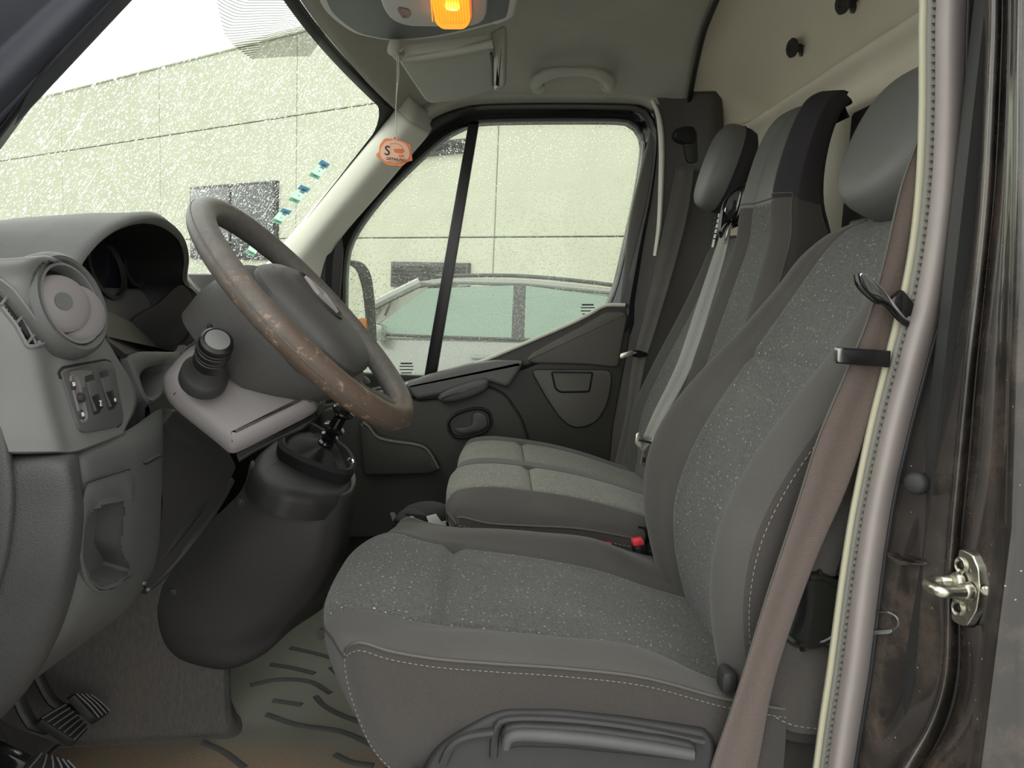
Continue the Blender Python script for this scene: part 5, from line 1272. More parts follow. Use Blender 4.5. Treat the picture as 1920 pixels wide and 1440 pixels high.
# ---------------------------------------------------------------- double passenger bench
bs = thing('passenger_bench', 'double passenger bench in grey flecked cloth, beyond the driver seat', 'seat', V(.15, 1.84, .01))
def bench_cushion(y0, y1, x0, zt, dx=0, r0=None, near_bolster=.12, far_bolster=.1, stitch=True):
    ym = (y0+y1)/2
    stn = [(x0, zt-.055, zt-.035, .030), (x0, zt-.04, zt-.012, .028), (x0+.028, zt-.035, zt+.010, .006), (x0+.09, zt-.046, zt+.018, 0), (x0+.17, zt-.048, zt+.013, 0), (x0+.26, zt-.05, zt+.002, 0), (x0+.36, zt-.064, zt-.02, 0), (x0+.46, zt-.085, zt-.05, 0), (x0+.52, zt-.10, zt-.065, 0)]
    rows = []
    for X, zp, zc, pull in stn:
        rows.append([V(X+pull, y0, zp), V(X+pull*.7, y0+.006, lerp(zp, zc, .5)), V(X+pull*.3, y0+.035, zc-.006), V(X+pull*.15, y0+near_bolster, zc-.003), V(X, ym-.05, zc), V(X, ym+.05, zc), V(X+pull*.15, y1-far_bolster, zc-.003), V(X+pull*.3, y1-.03, zc-.006), V(X+pull*.7, y1-.006, lerp(zp, zc, .5)), V(X+pull, y1, zp)])
    G = dense(rows, 81, 73); ci = 40
    for j in range(24, 49):
        for du, dz in ((-1, .004), (0, .008), (1, .004)): G[ci+du][j].z -= dz
    for i in range(81):
        for j in (24, 48): G[i][j].z -= .003
    c = bpy.data.objects.new('seat_cushion', None); COL.objects.link(c); c.parent = bs; c.location = V(x0+.25-bs.location.x, ym-bs.location.y, zt-.1-bs.location.z)
    cutgrid(c, G, [0, 24, 48, 72], [('bolster', K['bolster']), ('insert', K['insert_lit_dusty']), ('bolster', K['bolster'])], [0, ci, 80])
    loop = [G[i][0] for i in range(80, 0, -1)] + [G[0][j] for j in range(73)] + [G[i][72] for i in range(1, 81)]
    lp2 = crom(loop, 120); tube('piping', lp2, .003, K['piping'], c, n=6)
    sk = [[p + V((0 if p.x > x0+.06 else .02*k/3), 0, 0) + V(0, (-.004 if p.y < ym else .004)*min(k, 1), -dz) for p in lp2] for k, dz in enumerate((0, .04, .10, .16))]
    grid('skirt', dense(sk, 20, 120), K['side'], c)
    tube('cross_seam', [G[ci][j]+V(0, 0, .002) for j in range(25, 48)], .0012, K['piping'], c, n=5)
    if stitch: dashes('stitching', [p+V(0, -.006, -.016) for p in lp2[:60]], .0009, .0055, .003, K['thread'], c)
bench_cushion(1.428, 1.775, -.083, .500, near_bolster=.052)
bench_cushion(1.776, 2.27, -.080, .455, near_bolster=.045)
box('bench_base', V(.17, 1.84, .17), .42, .74, .33, K['darker'], bs, bev=.02)
def backrest(name, y0, y1, pts, depth, nb, fb, mats=True, taper=None, top=None):
    """pts: (x, z) up the front face; nb / fb bolster widths at the two sides"""
    ym = (y0+y1)/2; h = (y1-y0)/2; rows = []
    DD = depth
    for k, (x, z) in enumerate(pts):
        depth = DD[k] if isinstance(DD, list) else DD
        w = h*(taper[k] if taper else 1)
        nb_ = nb*w/h; fb_ = fb*w/h
        rows.append([V(x+depth, ym-w+.02, z-.01), V(x+depth*.5, ym-w, z-.005), V(x+.025, ym-w+.004, z), V(x-.004, ym-w+nb_*.5, z), V(x+.012, ym-w+nb_, z), V(x+.016, ym-.03, z), V(x+.016, ym+.03, z), V(x+.012, ym+w-fb_, z), V(x-.004, ym+w-fb_*.5, z), V(x+.025, ym+w-.004, z), V(x+depth*.5, ym+w, z-.005), V(x+depth, ym+w-.02, z-.01)])
    NV = 11*6+1; G = dense(rows, 91, NV)
    c = bpy.data.objects.new(name, None); COL.objects.link(c); c.parent = bs; c.location = V(pts[0][0]-bs.location.x, ym-bs.location.y, pts[0][1]-bs.location.z)
    for i in range(91):
        for j in (24, 42): G[i][j].x += .004
    return c, G, NV
# middle back: one tall piece that carries its own head bolster
mid_pts = [(x+(.034 if z < 1.05 else .022), z) for x, z in [(.37, .42), (.385, .55), (.415, .70), (.445, .82), (.474, .93), (.496, 1.02), (.510, 1.09), (.520, 1.16), (.540, 1.235), (.566, 1.285), (.600, 1.308), (.625, 1.312)]]
c, G, NV = backrest('backrest', 1.43, 1.79, mid_pts, [.14, .14, .14, .14, .13, .11, .09, .075, .065, .06, .05, .04], .085, .085, taper=[1, 1, 1, .98, .90, .80, .72, .69, .67, .61, .50, .38])
ci = int(90*3.0/11); hi = int(90*6.3/11)
grid('back_side', [r[:13] for r in G[:hi]], K['side'], c); grid('back_side', [r[54:] for r in G], K['side'], c)
grid('head_side', [r[:20] for r in G[hi-1:]], K['vinyl_dark'], c)
grid('bolster', [r[12:25] for r in G[:hi]], K['bolster'], c); grid('bolster', [r[42:55] for r in G[:hi]], K['bolster'], c)
grid('insert', [r[24:43] for r in G[:ci+1]], K['insert'], c); grid('insert', [r[24:43] for r in G[ci:hi]], K['insert'], c, uv0=(.4, .1))
grid('head_bolster', [r[19:55] for r in G[hi-1:]], K['vinyl'], c)
bk = [[G[i][0], G[i][0]+V(.015, .03, 0), G[i][NV-1]+V(.015, -.03, 0), G[i][NV-1]] for i in range(0, 91, 5)]
grid('back_cover', dense(bk, 40, 16), K['vinyl_dark'], c)
tube('seam', [G[i][19 if i > hi else 12] for i in range(20, 88)], .0016, K['piping'], c, n=5)
tube('seam', [G[hi][j]+V(-.001, 0, 0) for j in range(12, 55)], .0016, K['piping'], c, n=5)
grid('top_cover', [[G[90][j] for j in range(0, NV)], [lerp(G[90][j], V(.685, 1.61, 1.298), .6) for j in range(NV)], [V(.690, 1.61+(G[90][j].y-1.61)*.6, 1.27) for j in range(NV)]], K['vinyl_dark'], c)
box('back_latch', V(.705, 1.53, 1.13), .025, .09, .30, K['dark'], c, bev=.01)
# passenger back with a separate headrest
pas_pts = [(x+min(.045, .012+max(0, z-.55)*.09), z) for x, z in [(.395, .38), (.402, .44), (.400, .50), (.408, .57), (.432, .66), (.47, .77), (.505, .87), (.535, .96), (.556, 1.025), (.575, 1.056), (.60, 1.07)]]
c, G, NV = backrest('backrest', 1.86, 2.27, pas_pts, .12, .09, .09, taper=[.92, .97, 1, 1.02, 1.02, 1, .97, .92, .85, .76, .66])
ci = int(90*5.2/10)
grid('back_side', [r[:13] for r in G], K['side'], c); grid('back_side', [r[54:] for r in G], K['side'], c)
grid('bolster', [r[12:25] for r in G], K['bolster'], c); grid('bolster', [r[42:55] for r in G], K['bolster'], c)
grid('insert', [r[24:43] for r in G[:ci+1]], K['insert'], c); grid('insert', [r[24:43] for r in G[ci:]], K['insert'], c, uv0=(.4, .1))
bk = [[G[i][0], G[i][0]+V(.015, .03, 0), G[i][NV-1]+V(.015, -.03, 0), G[i][NV-1]] for i in range(0, 91, 5)]
grid('back_cover', dense(bk, 40, 16), K['side'], c)
tube('piping', [G[90][j]+V(0, 0, .002) for j in range(12, 55)], .004, K['piping'], c, n=6)
grid('top_cover', [[G[90][j] for j in range(NV)], [lerp(G[90][j], V(.69, 2.06, 1.05), .7) for j in range(NV)]], K['side'], c)
hp_ = V(.590, 2.065, 1.238)
head(bs, hp_, .048, .100, .112, math.radians(16), K['vinyl'], K['vinyl_dark'])
for dy in (-.055, .055):
    tube('headrest_post', [hp_+V(.015, dy, -.09), hp_+V(.0, dy, -.20)], .006, K['steel'], bs, n=10)
    for k in range(5): lathe('notch', [(.0066, 0), (.0066, .003)], hp_+V(.002, dy, -.122-k*.014), V(0, 0, 1), K['dark'], bs, n=10, caps=False)

# ================================================================== belts
# driver belt: pillar to floor, passing close to the camera side of the seat
db = thing('driver_seat_belt', 'brown grey seat belt hanging beside the driver seat at the open door', 'seat belt', P(1390, 1440, .86))
bl = [(1742, 120), (1728, 235), (1690, 350), (1660, 480), (1630, 590), (1590, 690), (1535, 820), (1490, 960), (1440, 1110), (1385, 1290), (1340, 1420), (1322, 1480)]
brr = [(1850, 120), (1815, 235), (1755, 380), (1716, 500), (1694, 600), (1662, 700), (1626, 800), (1584, 920), (1524, 1060), (1456, 1260), (1424, 1420), (1412, 1480)]
yb = [.875, .872, .868, .865, .862, .858, .856, .855, .855, .858, .862, .865]
Lp = crom([P(u, v, y) for (u, v), y in zip(bl, yb)], 90); Rp = crom([P(u, v, y+.012) for (u, v), y in zip(brr, yb)], 90)
def webG(L, R, wav=.0012, n=16):
    out = []
    for i, (a, b) in enumerate(zip(L, R)):
        nn = (b-a).cross(L[min(i+1, len(L)-1)]-L[max(i-1, 0)]).normalized()
        out.append([lerp(a, b, j/n) + nn*wav*math.sin(j/n*math.pi*3+i*.05) for j in range(n+1)])
    return out
grid('webbing', webG(Lp, Rp), K['webbing'], db, thick=.0016, off=0)
tube('webbing_edge', Lp, .0014, K['piping'], db, n=6)
# tongue plate lying across the belt, and the black stop with a metal end
tg = [P(*q) for q in ((1608, 516, .835), (1622, 512, .835), (1650, 534, .838), (1664, 550, .84), (1700, 596, .846), (1720, 606, .85), (1722, 618, .85), (1694, 601, .846), (1656, 560, .838), (1628, 548, .835), (1612, 532, .834))]
slab('tongue_plate', crom(tg, 40, True), V(-.15, -.9, .4).normalized(), .006, K['chrome'], db, bev=.0015)
tube('tongue_loop', [P(*q) for q in ((1606, 515, .836), (1612, 536, .833), (1640, 562, .834), (1662, 570, .838), (1692, 602, .845), (1716, 612, .85))], .0035, K['gloss_black'], db, n=10, res=30)
box('tongue_grip', P(1690, 572, .853), .03, .012, .022, K['gloss_black'], db, basis((.7, 0, -.7), (.6, 0, .6)), bev=.004)
bq = [P(*q) for q in ((1573, 652, .838), (1672, 658, .848), (1670, 690, .848), (1572, 682, .838))]
slab('belt_stop', crom(roundp(bq, .004), 30, True), V(0, -1, 0), .008, K['satin_black'], db, bev=.002)
bq = [P(*q) for q in ((1570, 652, .835), (1583, 652, .835), (1583, 680, .835), (1570, 680, .835))]
slab('stop_clasp', crom(roundp(bq, .002), 20, True), V(0, -1, 0), .008, K['steel'], db, bev=.002)
# middle belt: from a glossy guide on the shoulder of the back down to the tongue
mb = thing('middle_seat_belt', 'grey seat belt across the middle back, running from a glossy black guide', 'seat belt', P(1210, 830, 1.75))
L_ = [P(u, v, y) for u, v, y in ((1360, 408, 1.815), (1340, 470, 1.80), (1310, 560, 1.78), (1270, 680, 1.76), (1225, 775, 1.74), (1206, 820, 1.735))]
R_ = [P(u, v, y) for u, v, y in ((1372, 410, 1.80), (1362, 470, 1.785), (1336, 565, 1.765), (1296, 690, 1.745), (1246, 785, 1.725), (1226, 826, 1.725))]
grid('webbing', webG(crom(L_, 70), crom(R_, 70), .0008), K['web_light'], mb, thick=.0016, off=0)
gd = [(1344, 438), (1346, 408), (1354, 378), (1370, 356), (1388, 346), (1400, 344), (1396, 380), (1384, 414), (1362, 426), (1352, 446)]
slab('belt_guide', crom([P(u, v, 1.795) for u, v in gd], 50, True), V(-.6, -.8, .1).normalized(), .03, K['gloss_black'], mb, bev=.010, seg=4)
gi = [(1358, 398), (1366, 372), (1382, 358), (1388, 362), (1380, 392), (1370, 402)]
slab('guide_plate', crom([P(u, v, 1.787) for u, v in gi], 40, True), V(-.6, -.8, .1).normalized(), .006, K['chrome'], mb, bev=.002)
slab('guide_slot', crom([P(u, v, 1.783) for u, v in ((1364, 400), (1372, 392), (1376, 378), (1380, 376), (1378, 396), (1366, 410))], 24, True), V(-.6, -.8, .1).normalized(), .004, K['darker'], mb, bev=.001)
tube('guide_clip', [P(u, v, 1.79) for u, v in ((1366, 428), (1360, 448), (1356, 456), (1362, 446), (1372, 424))], .0025, K['chrome'], mb, n=6, res=16)
tn_ = [(1193, 813), (1199, 811), (1203, 820), (1222, 826), (1226, 818), (1231, 820), (1230, 836), (1220, 844), (1216, 848), (1214, 872), (1212, 876), (1202, 874), (1200, 870), (1204, 846), (1196, 838), (1190, 832)]
slab('tongue', [P(u, v, 1.72) for u, v in tn_], V(-.1, -1, .1).normalized(), .004, K['zinc'], mb, bev=.001)
slab('tongue_hole', [P(u, v, 1.7185) for u, v in ((1205, 858), (1211, 859), (1210, 868), (1204, 867))], V(0, -1, 0), .002, K['darker'], mb, bev=.0003)
slab('tongue_slot', [P(u, v, 1.7185) for u, v in ((1198, 823), (1224, 829), (1223, 833), (1197, 827))], V(0, -1, 0), .002, K['darker'], mb, bev=.0003)
# passenger belt along the far pillar
pb = thing('passenger_seat_belt', 'dark seat belt hanging down the far door pillar', 'seat belt', P(1180, 800, 2.33))
L_ = [P(u, v, y) for u, v, y in ((1268, 312, 2.36), (1250, 400, 2.35), (1228, 500, 2.34), (1206, 600, 2.325), (1186, 680, 2.32), (1172, 780, 2.30), (1150, 880, 2.29))]
R_ = [P(u, v, y) for u, v, y in ((1302, 314, 2.34), (1290, 400, 2.33), (1262, 510, 2.32), (1232, 610, 2.305), (1208, 690, 2.30), (1192, 790, 2.285), (1170, 890, 2.27))]
grid('webbing', webG(crom(L_, 60), crom(R_, 60), .0012), K['webdark'], pb, thick=.0016, off=0)
slab('tongue', [P(u, v, 2.27) for u, v in ((1162, 668), (1164, 663), (1184, 657), (1190, 659), (1186, 666), (1164, 673))], V(0, -1, .2).normalized(), .003, K['zinc'], pb, bev=.0008)
slab('tongue_grip', crom([P(u, v, 2.28) for u, v in ((1180, 664), (1186, 657), (1200, 657), (1214, 662), (1212, 668), (1196, 670))], 24, True), V(0, -1, .2).normalized(), .01, K['gloss_black'], pb, bev=.003)
# buckles between the seats
for k, (u, v, y, lab, lab2) in enumerate(((1130, 1026, 1.412, 'red-buttoned belt buckle showing over the driver cushion', ''), (1195, 1015, 1.412, 'small red-buttoned belt buckle beside the black tube end', ''))):
    o_ = P(u, v, y); t = thing('belt_buckle', lab, 'belt buckle', o_-V(0, 0, .03))
    w = (.022, .014)[k]
    R3 = basis((1, .1, .18), (-.25, -.1, 1))
    box('button', o_, w*1.5, .02, .012, K['red'], t, R3, bev=.003)
    box('casing', o_-R3 @ V(-.004, 0, .03), w*1.9, .026, .05, K['satin_black'], t, R3, bev=.005)
    box('button_edge', o_+R3 @ V(w*.72, 0, -.003), .003, .02, .012, K['zinc'], t, R3, bev=.0008)
to = P(1203, 1003, 1.425)
tt = lathe('tube_end', [(.014, -.06), (.0165, -.004), (.018, .0), (.017, .003), (.014, .002), (.012, -.02), (.002, -.022)], to, V(-.85, -.4, .1), K['satin_black'], None, n=28)
tag(tt, 'short black open tube end pointing forward between driver back and bench', 'tube')
# ================================================================== overhead
oc_ = thing('overhead_console', 'grey overhead console with glowing amber courtesy lamp and red button', 'overhead console', V(-.2, 1.5, 1.44))
ZO = 1.44
def oz(px, dz=0.0): return [PZ(u, v, ZO+dz) for u, v in px]
co_px = [(585, -40), (600, 8), (620, 34), (660, 62), (700, 73), (745, 78), (810, 73), (870, 62), (925, 48), (955, 40), (968, 20), (985, -90), (1000, -260), (760, -330), (560, -260), (565, -120)]
po_ = crom(oz(co_px), 90, True)
dn = V(0, 0, -1)
slab('shell', po_, dn, .09, K['ohead'], oc_, bev=.008, seg=3)
slab('underside_plate', [p+V(0, 0, -.0005) for p in inset(po_, dn, .016)], dn, .004, plastic('dark_grey_console_underside', C8(70, 70, 74), .5, 1300, .1), oc_, bev=.001)  # dark grey plate over the underside, inset from the shell rim
lp3 = oz(even(roundpoly([(700, -60), (716, 12), (732, 38), (764, 50), (880, 51), (908, 42), (914, 20), (912, -60), (880, -130), (720, -130)], 18, 4), 60), -.012)
slab('lamp_panel', lp3, dn, .014, K['ohead'], oc_, bev=.004, seg=3)
red = oz(even(roundpoly([(742, 18), (748, 14), (766, 17), (773, 26), (768, 35), (752, 35)], 6, 4), 24), -.0135)
slab('red_button', red, dn, .004, K['redlens'], oc_, bev=.003, seg=3)
# lamp: bulb behind a ribbed amber cover
m_, n_, l_, b_ = nodes('amber_cover'); setv(b_, col=C8(250, 150, 30), rough=.25)
b_.inputs['Emission Color'].default_value = (1, .36, .02, 1); b_.inputs['Emission Strength'].default_value = 1.3
tr_ = n_.new('ShaderNodeBsdfTransparent'); tr_.inputs[0].default_value = (1, .72, .25, 1); mx_ = n_.new('ShaderNodeMixShader'); mx_.inputs[0].default_value = .45
l_.new(tr_.outputs[0], mx_.inputs[1]); l_.new(b_.outputs[0], mx_.inputs[2]); l_.new(mx_.outputs[0], n_['Material Output'].inputs['Surface']); K['amber_cover'] = m_
m_, n_, l_, b_ = nodes('lamp_bulb'); b_.inputs['Emission Color'].default_value = (1, .62, .12, 1); b_.inputs['Emission Strength'].default_value = 9; K['bulb'] = m_
lamp = frame('courtesy_lamp'); del lamp['kind']; lamp.parent = oc_; lamp.matrix_parent_inverse = Matrix.Translation(-oc_.location)
lq = [(800, -40), (816, 36), (828, 45), (874, 45), (884, 34), (880, -40)]
LQ = oz(even(roundpoly(lq, 8, 4), 40), -.013)
slab('lens', [p+V(0, 0, -.012) for p in inset(LQ, dn, .002)], dn, .012, K['amber_cover'], lamp, bev=.004, seg=3)
slab('reflector', [p+V(0, 0, -.001) for p in LQ], dn, .002, K['amber'], lamp, bev=.0005)
lathe('bulb', [(.001, -.014), (.006, -.011), (.0075, 0), (.006, .011), (.001, .014)], PZ(848, 12, ZO-.019), V(1, .1, 0), K['bulb'], lamp, n=14)
for i in range(14):
    u = 808+i*5.3; tube('rib', [PZ(u-7, -36, ZO-.0262), PZ(u, 0, ZO-.0262), PZ(u+3, 40, ZO-.0262)], .0010, K['amber_cover'], lamp, n=5)
tube('lens_frame', inset(LQ, dn, -.001), .0022, K['ohead'], lamp, n=6, closed=True)
slab('side_reflector', oz(roundpoly([(806, 4), (812, 2), (822, 36), (816, 38), (808, 22)], 3, 2), -.0128), dn, .004, K['trimgrey'], oc_, bev=.001)
slab('catch', oz(roundpoly([(922, 42), (952, 33), (957, 36), (930, 47)], 3, 2), -.001), dn, .006, K['ohead'], oc_, bev=.0015)
# sun visor
vs = thing('sun_visor', 'grey vinyl sun visor folded up below the overhead console', 'sun visor', P(850, 140, 1.95))
vpn = Plane(P(755, 118, 1.86), P(922, 92, 1.86), P(820, 194, 2.16))
vout = [(748, 116), (760, 104), (918, 84), (924, 92), (928, 130), (926, 168), (890, 180), (850, 190), (806, 195), (798, 190)]
slab('flap', vpn.pts(even(roundpoly(vout, 8, 4), 60)), vpn.n, .022, K['visor'], vs, bev=.006, seg=3)
tube('visor_rod', [P(736, 92, 1.80), P(742, 100, 1.82), P(760, 108, 1.845), P(850, 97, 1.84), P(924, 82, 1.83)], [.010, .010, .010, .010, .010], K['visor'], vs, n=14, res=30)
lathe('hinge', [(.014, -.02), (.0145, .0), (.012, .008), (.004, .011)], P(738, 94, 1.80), V(-.2, -.3, -1), K['visor'], vs, n=20)
ve = [(916, 62), (945, 46), (947, 70), (945, 160), (938, 168), (926, 172), (924, 90)]
slab('end_piece', [P(u, v, 1.90) for u, v in roundpoly(ve, 8, 4)], V(-.1, -1, -.3).normalized(), .06, K['visor'], vs, bev=.012, seg=4)
tube('slot', vpn.pts([(921, 100), (925, 130), (925, 160)], .002), .003, K['darker'], vs, n=6)
# grab handle
gh = thing('grab_handle', 'grey plastic grab handle on the roof lining above the passenger door', 'handle', P(1075, 150, 2.28))
tube('grip', [P(u, v, y) for u, v, y in ((1004, 160, 2.30), (1012, 148, 2.275), (1034, 137, 2.255), (1062, 134, 2.25), (1094, 134, 2.25), (1120, 139, 2.255), (1138, 149, 2.275), (1145, 160, 2.30))], [.019, .019, .018, .0155, .0155, .018, .019, .019], K['visor'], gh, n=16, res=48, flat=.75)
for u, v in ((1008, 165), (1141, 164)):
    lathe('foot', [(.022, -.03), (.021, .0), (.019, .008), (.01, .011)], P(u, v, 2.31), V(.05, -.75, -.6), K['visor'], gh, n=20, flat=.8)
# coat hooks on the bulkhead
def hook(u, v, lab):
    o_ = PX(u, v, .748); t = thing('coat_hook', lab, 'coat hook', o_, 'coat hooks on the bulkhead'); d = V(-.93, -.2, -.1)
    lathe('base', [(.019, -.004), (.02, .004), (.012, .008)], o_, d, K['dark'], t, n=24)
    lathe('stem', [(.011, .006), (.0095, .016), (.011, .028)], o_, d, K['dark'], t, n=20)
    lathe('head', [(.012, .026), (.022, .030), (.0235, .035), (.020, .039), (.010, .039), (.008, .036)], o_, d, K['dark'], t, n=28)
    for a in (0, 1, 2):
        q = o_+V(.0, -.017*math.cos(a*2.1), -.017*math.sin(a*2.1)); lathe('screw', [(.004, .005), (.003, .008)], q, d, K['steel'], t, n=8)
hook(1508, 90, 'black spool-shaped coat hook on the bulkhead, lower of the two')
hook(1606, 6, 'black spool-shaped coat hook on the bulkhead, higher, near the roof')
# hanging air freshener
af = thing('air_freshener', 'orange scalloped air freshener hanging on a white cord by the far pillar', 'air freshener', P(740, 284, 1.80))
top = P(744, 106, 1.80); yb_ = 1.80
rg = P(742, 258, 1.80)
tube('cord', [P(744, 104, 1.80), P(745, 135, 1.80), P(743, 180, 1.80), P(742, 225, 1.80), P(742, 257, 1.80)], .0009, K['cord_white'], af, n=6, res=20)
tube('cord', [P(747, 104, 1.80), P(748, 140, 1.80), P(746, 158, 1.80), P(743, 185, 1.80)], .0008, K['cord_white'], af, n=6, res=14)
lathe('knot', [(.001, -.002), (.002, 0), (.001, .002)], P(746, 157, 1.799), V(0, 0, 1), K['cord_white'], af, n=8)
fpx = [(741, 255), (746, 257), (748, 262), (754, 264), (759, 266), (763, 269), (768, 270), (770, 276), (771, 282), (772, 288), (773, 296), (773, 301), (768, 302), (763, 304), (758, 308), (752, 312), (744, 311), (736, 311), (729, 310), (722, 306), (716, 300), (711, 296), (706, 292), (706, 288), (710, 285), (711, 279), (712, 272), (716, 266), (720, 261), (725, 259), (731, 260), (736, 259)]
afp = [P(u, v, 1.80) for u, v in fpx]; afn = V(.15, -1, .05).normalized()
m_, n_, l_, b_ = nodes('orange_card'); setv(b_, rough=.6); o__ = coord(n_)
l_.new(mixc(n_, l_, noise(n_, l_, o__, 60, 4), C8(222, 128, 62), C8(240, 150, 100)), b_.inputs['Base Color']); K['orange_card'] = m_
simple('pink_face', C8(232, 190, 166), .6); simple('orange_print', C8(214, 122, 62), .6)
tag_ = slab('card', crom(afp, 110, True), afn, .004, K['orange_card'], af, bev=.0008)
face = [P(u, v, 1.7975) for u, v in ((738, 263), (750, 265), (761, 271), (767, 280), (768, 292), (764, 299), (754, 304), (740, 306), (726, 303), (716, 296), (713, 286), (716, 275), (724, 266))]
slab('print', crom(face, 50, True), afn, .001, K['pink_face'], af, bev=.0003)
xd = V(1, 0, -.05); yd = V(0.05, 0, 1)
text('letter_s', 'S', P(726, 283, 1.7960), xd, yd, .030, K['black_print'], af)
text('lettering', 'DETAILING', P(742, 299, 1.7955), xd, yd, .0088, K['black_print'], af, shear=.25)
tube('print_line', [P(u, v, 1.796) for u, v in ((725, 303), (735, 303.5), (756, 304))], .0003, K['black_print'], af, n=4)
slab('car_print', [P(u, v, 1.7965) for u, v in roundpoly([(737, 279), (756, 279), (759, 284), (752, 288), (740, 286)], 2, 2)], afn, .0006, K['orange_print'], af, bev=.0001)
slab('car_print', [P(u, v, 1.7965) for u, v in roundpoly([(746, 291), (757, 290), (758, 295), (749, 295)], 2, 2)], afn, .0006, K['orange_print'], af, bev=.0001)
tube('print_line', [P(u, v, 1.7965) for u, v in ((730, 270), (742, 269), (752, 273), (756, 280))], .0004, K['orange_print'], af, n=4, res=14)
tube('eyelet', [P(741+4*math.cos(t), 260+4*math.sin(t), 1.798) for t in np.linspace(0, 2*math.pi, 14)[:-1]], .0012, K['trimgrey'], af, n=6, closed=True)
# stickers inside the windshield
def sticker_mat(name, c):
    m, n, l, b = nodes(name); setv(b, col=c, rough=.5); t = n.new('ShaderNodeBsdfTranslucent'); t.inputs[0].default_value = c
    x = n.new('ShaderNodeMixShader'); x.inputs[0].default_value = .8; l.new(b.outputs[0], x.inputs[1]); l.new(t.outputs[0], x.inputs[2]); l.new(x.outputs[0], n['Material Output'].inputs['Surface']); K[name] = m
sticker_mat('sticker_pale', C8(222, 236, 230)); sticker_mat('sticker_blue', C8(172, 206, 230)); sticker_mat('sticker_green', C8(204, 226, 212)); sticker_mat('sticker_ink', C8(120, 150, 178)); sticker_mat('sticker_white', C8(240, 244, 244))
for q, lab in (([(601, 297), (617, 306), (594, 336), (576, 328)], 'blue-green paper sticker on the windshield, uppermost of the row'), ([(562, 344), (581, 352), (556, 381), (538, 374)], 'blue-green paper sticker on the windshield, second from the top'),
               ([(528, 388), (546, 394), (523, 420), (506, 413)], 'blue-green paper sticker on the windshield, third from the top'), ([(478, 443), (492, 452), (474, 480), (458, 472)], 'blue-green paper sticker on the windshield, half hidden behind the steering wheel rim')):
    A, B, C_, D_ = [on(w1, u, v, .004) for u, v in q]; n0 = (B-A).cross(D_-A).normalized(); n0 = n0 if n0.dot(CAM-A) > 0 else -n0
    t = thing('windshield_sticker', lab, 'sticker', (A+B+C_+D_)/4, 'stickers on the windshield')
    Q = lambda s, r, off: lerp(lerp(A, B, s), lerp(D_, C_, s), r)+n0*off
    slab('paper', [Q(0, 0, 0), Q(1, 0, 0), Q(1, 1, 0), Q(0, 1, 0)], n0, .0008, K['sticker_pale'], t, bev=.0001)
    slab('blue_band', [Q(.02, .01, .0006), Q(.98, .01, .0006), Q(.98, .28, .0006), Q(.02, .28, .0006)], n0, .0005, K['sticker_blue'], t, bev=.0001)
    slab('green_band', [Q(.02, .78, .0006), Q(.98, .78, .0006), Q(.98, .98, .0006), Q(.02, .98, .0006)], n0, .0005, K['sticker_green'], t, bev=.0001)
    slab('white_patch', [Q(.3, .1, .0012), Q(.8, .12, .0012), Q(.78, .42, .0012), Q(.28, .4, .0012)], n0, .0005, K['sticker_white'], t, bev=.0001)
    for k, (s0, s1, r) in enumerate(((.34, .74, .17), (.34, .62, .24), (.36, .74, .32), (.45, .58, .55), (.3, .7, .84))):
        slab('print_line', [Q(s0, r, .0016), Q(s1, r, .0016), Q(s1, r+.035, .0016), Q(s0, r+.035, .0016)], n0, .0003, K['sticker_ink'], t, bev=0)
# door striker
sk_ = thing('door_striker', 'zinc door striker plate with two screws on the black door pillar', 'door striker', P(1810, 1170, .72))
spl = Plane(P(1797, 1032, .742), P(1783, 1160, .742), P(1840, 1100, .705))
so_px = [(1797, 1031), (1802, 1029), (1822, 1039), (1834, 1066), (1836, 1106), (1830, 1146), (1814, 1172), (1806, 1175), (1786, 1166), (1782, 1156), (1786, 1100)]
slab('packing', spl.pts(even(roundpoly([(u+9, v+3) for u, v in so_px], 6, 3), 60), -.006), spl.n, .02, K['satin_black'], sk_, bev=.002)
slab('plate', spl.pts(even(roundpoly(so_px, 6, 3), 60), .002), spl.n, .008, K['zinc'], sk_, bev=.0018, seg=3)
for u, v in ((1803, 1060), (1797, 1140)):
    lathe('screw', [(.0085, 0), (.0085, .0018), (.0072, .0026), (.005, .0012), (.002, .0004)], spl.at(u, v, .002), spl.n, K['zinc'], sk_, n=22)
    lathe('screw_socket', [(.0042, .0012), (.0038, .0030), (.0015, .0032)], spl.at(u, v, .002), spl.n, K['satin_black'], sk_, n=6)
b1 = spl.at(1806, 1090, 0); b2 = spl.at(1824, 1109, 0)
tube('loop', [b1, P(1770, 1089, .742), P(1748, 1090, .742), P(1742, 1095, .735), P(1752, 1104, .718), P(1768, 1110, .71), P(1790, 1110, .712), b2], [.0072, .006, .0062, .0065, .0065, .0062, .0058, .0075], K['zinc'], sk_, n=12, res=50)
lathe('loop_collar', [(.0095, 0), (.009, .005), (.0075, .007)], b2-V(.004, 0, 0), V(-1, -.05, .02), K['zinc'], sk_, n=18)
lathe('loop_collar', [(.0095, 0), (.009, .004), (.0075, .006)], b1-V(.004, 0, 0), V(-1, -.05, .02), K['zinc'], sk_, n=18)
lathe('pin', [(.0045, 0), (.005, .006), (.003, .008)], P(1852, 1106, .70), V(-.7, -.7, 0), K['zinc'], sk_, n=14)
text('stamping', 'A', spl.at(1818, 1070, .0024), (spl.at(1830, 1070)-spl.at(1800, 1070)), V(0, 0, 1), .007, K['steel'], sk_)
text('stamping', '5', spl.at(1815, 1142, .0024), (spl.at(1830, 1070)-spl.at(1800, 1070)), V(0, 0, 1), .007, K['steel'], sk_)

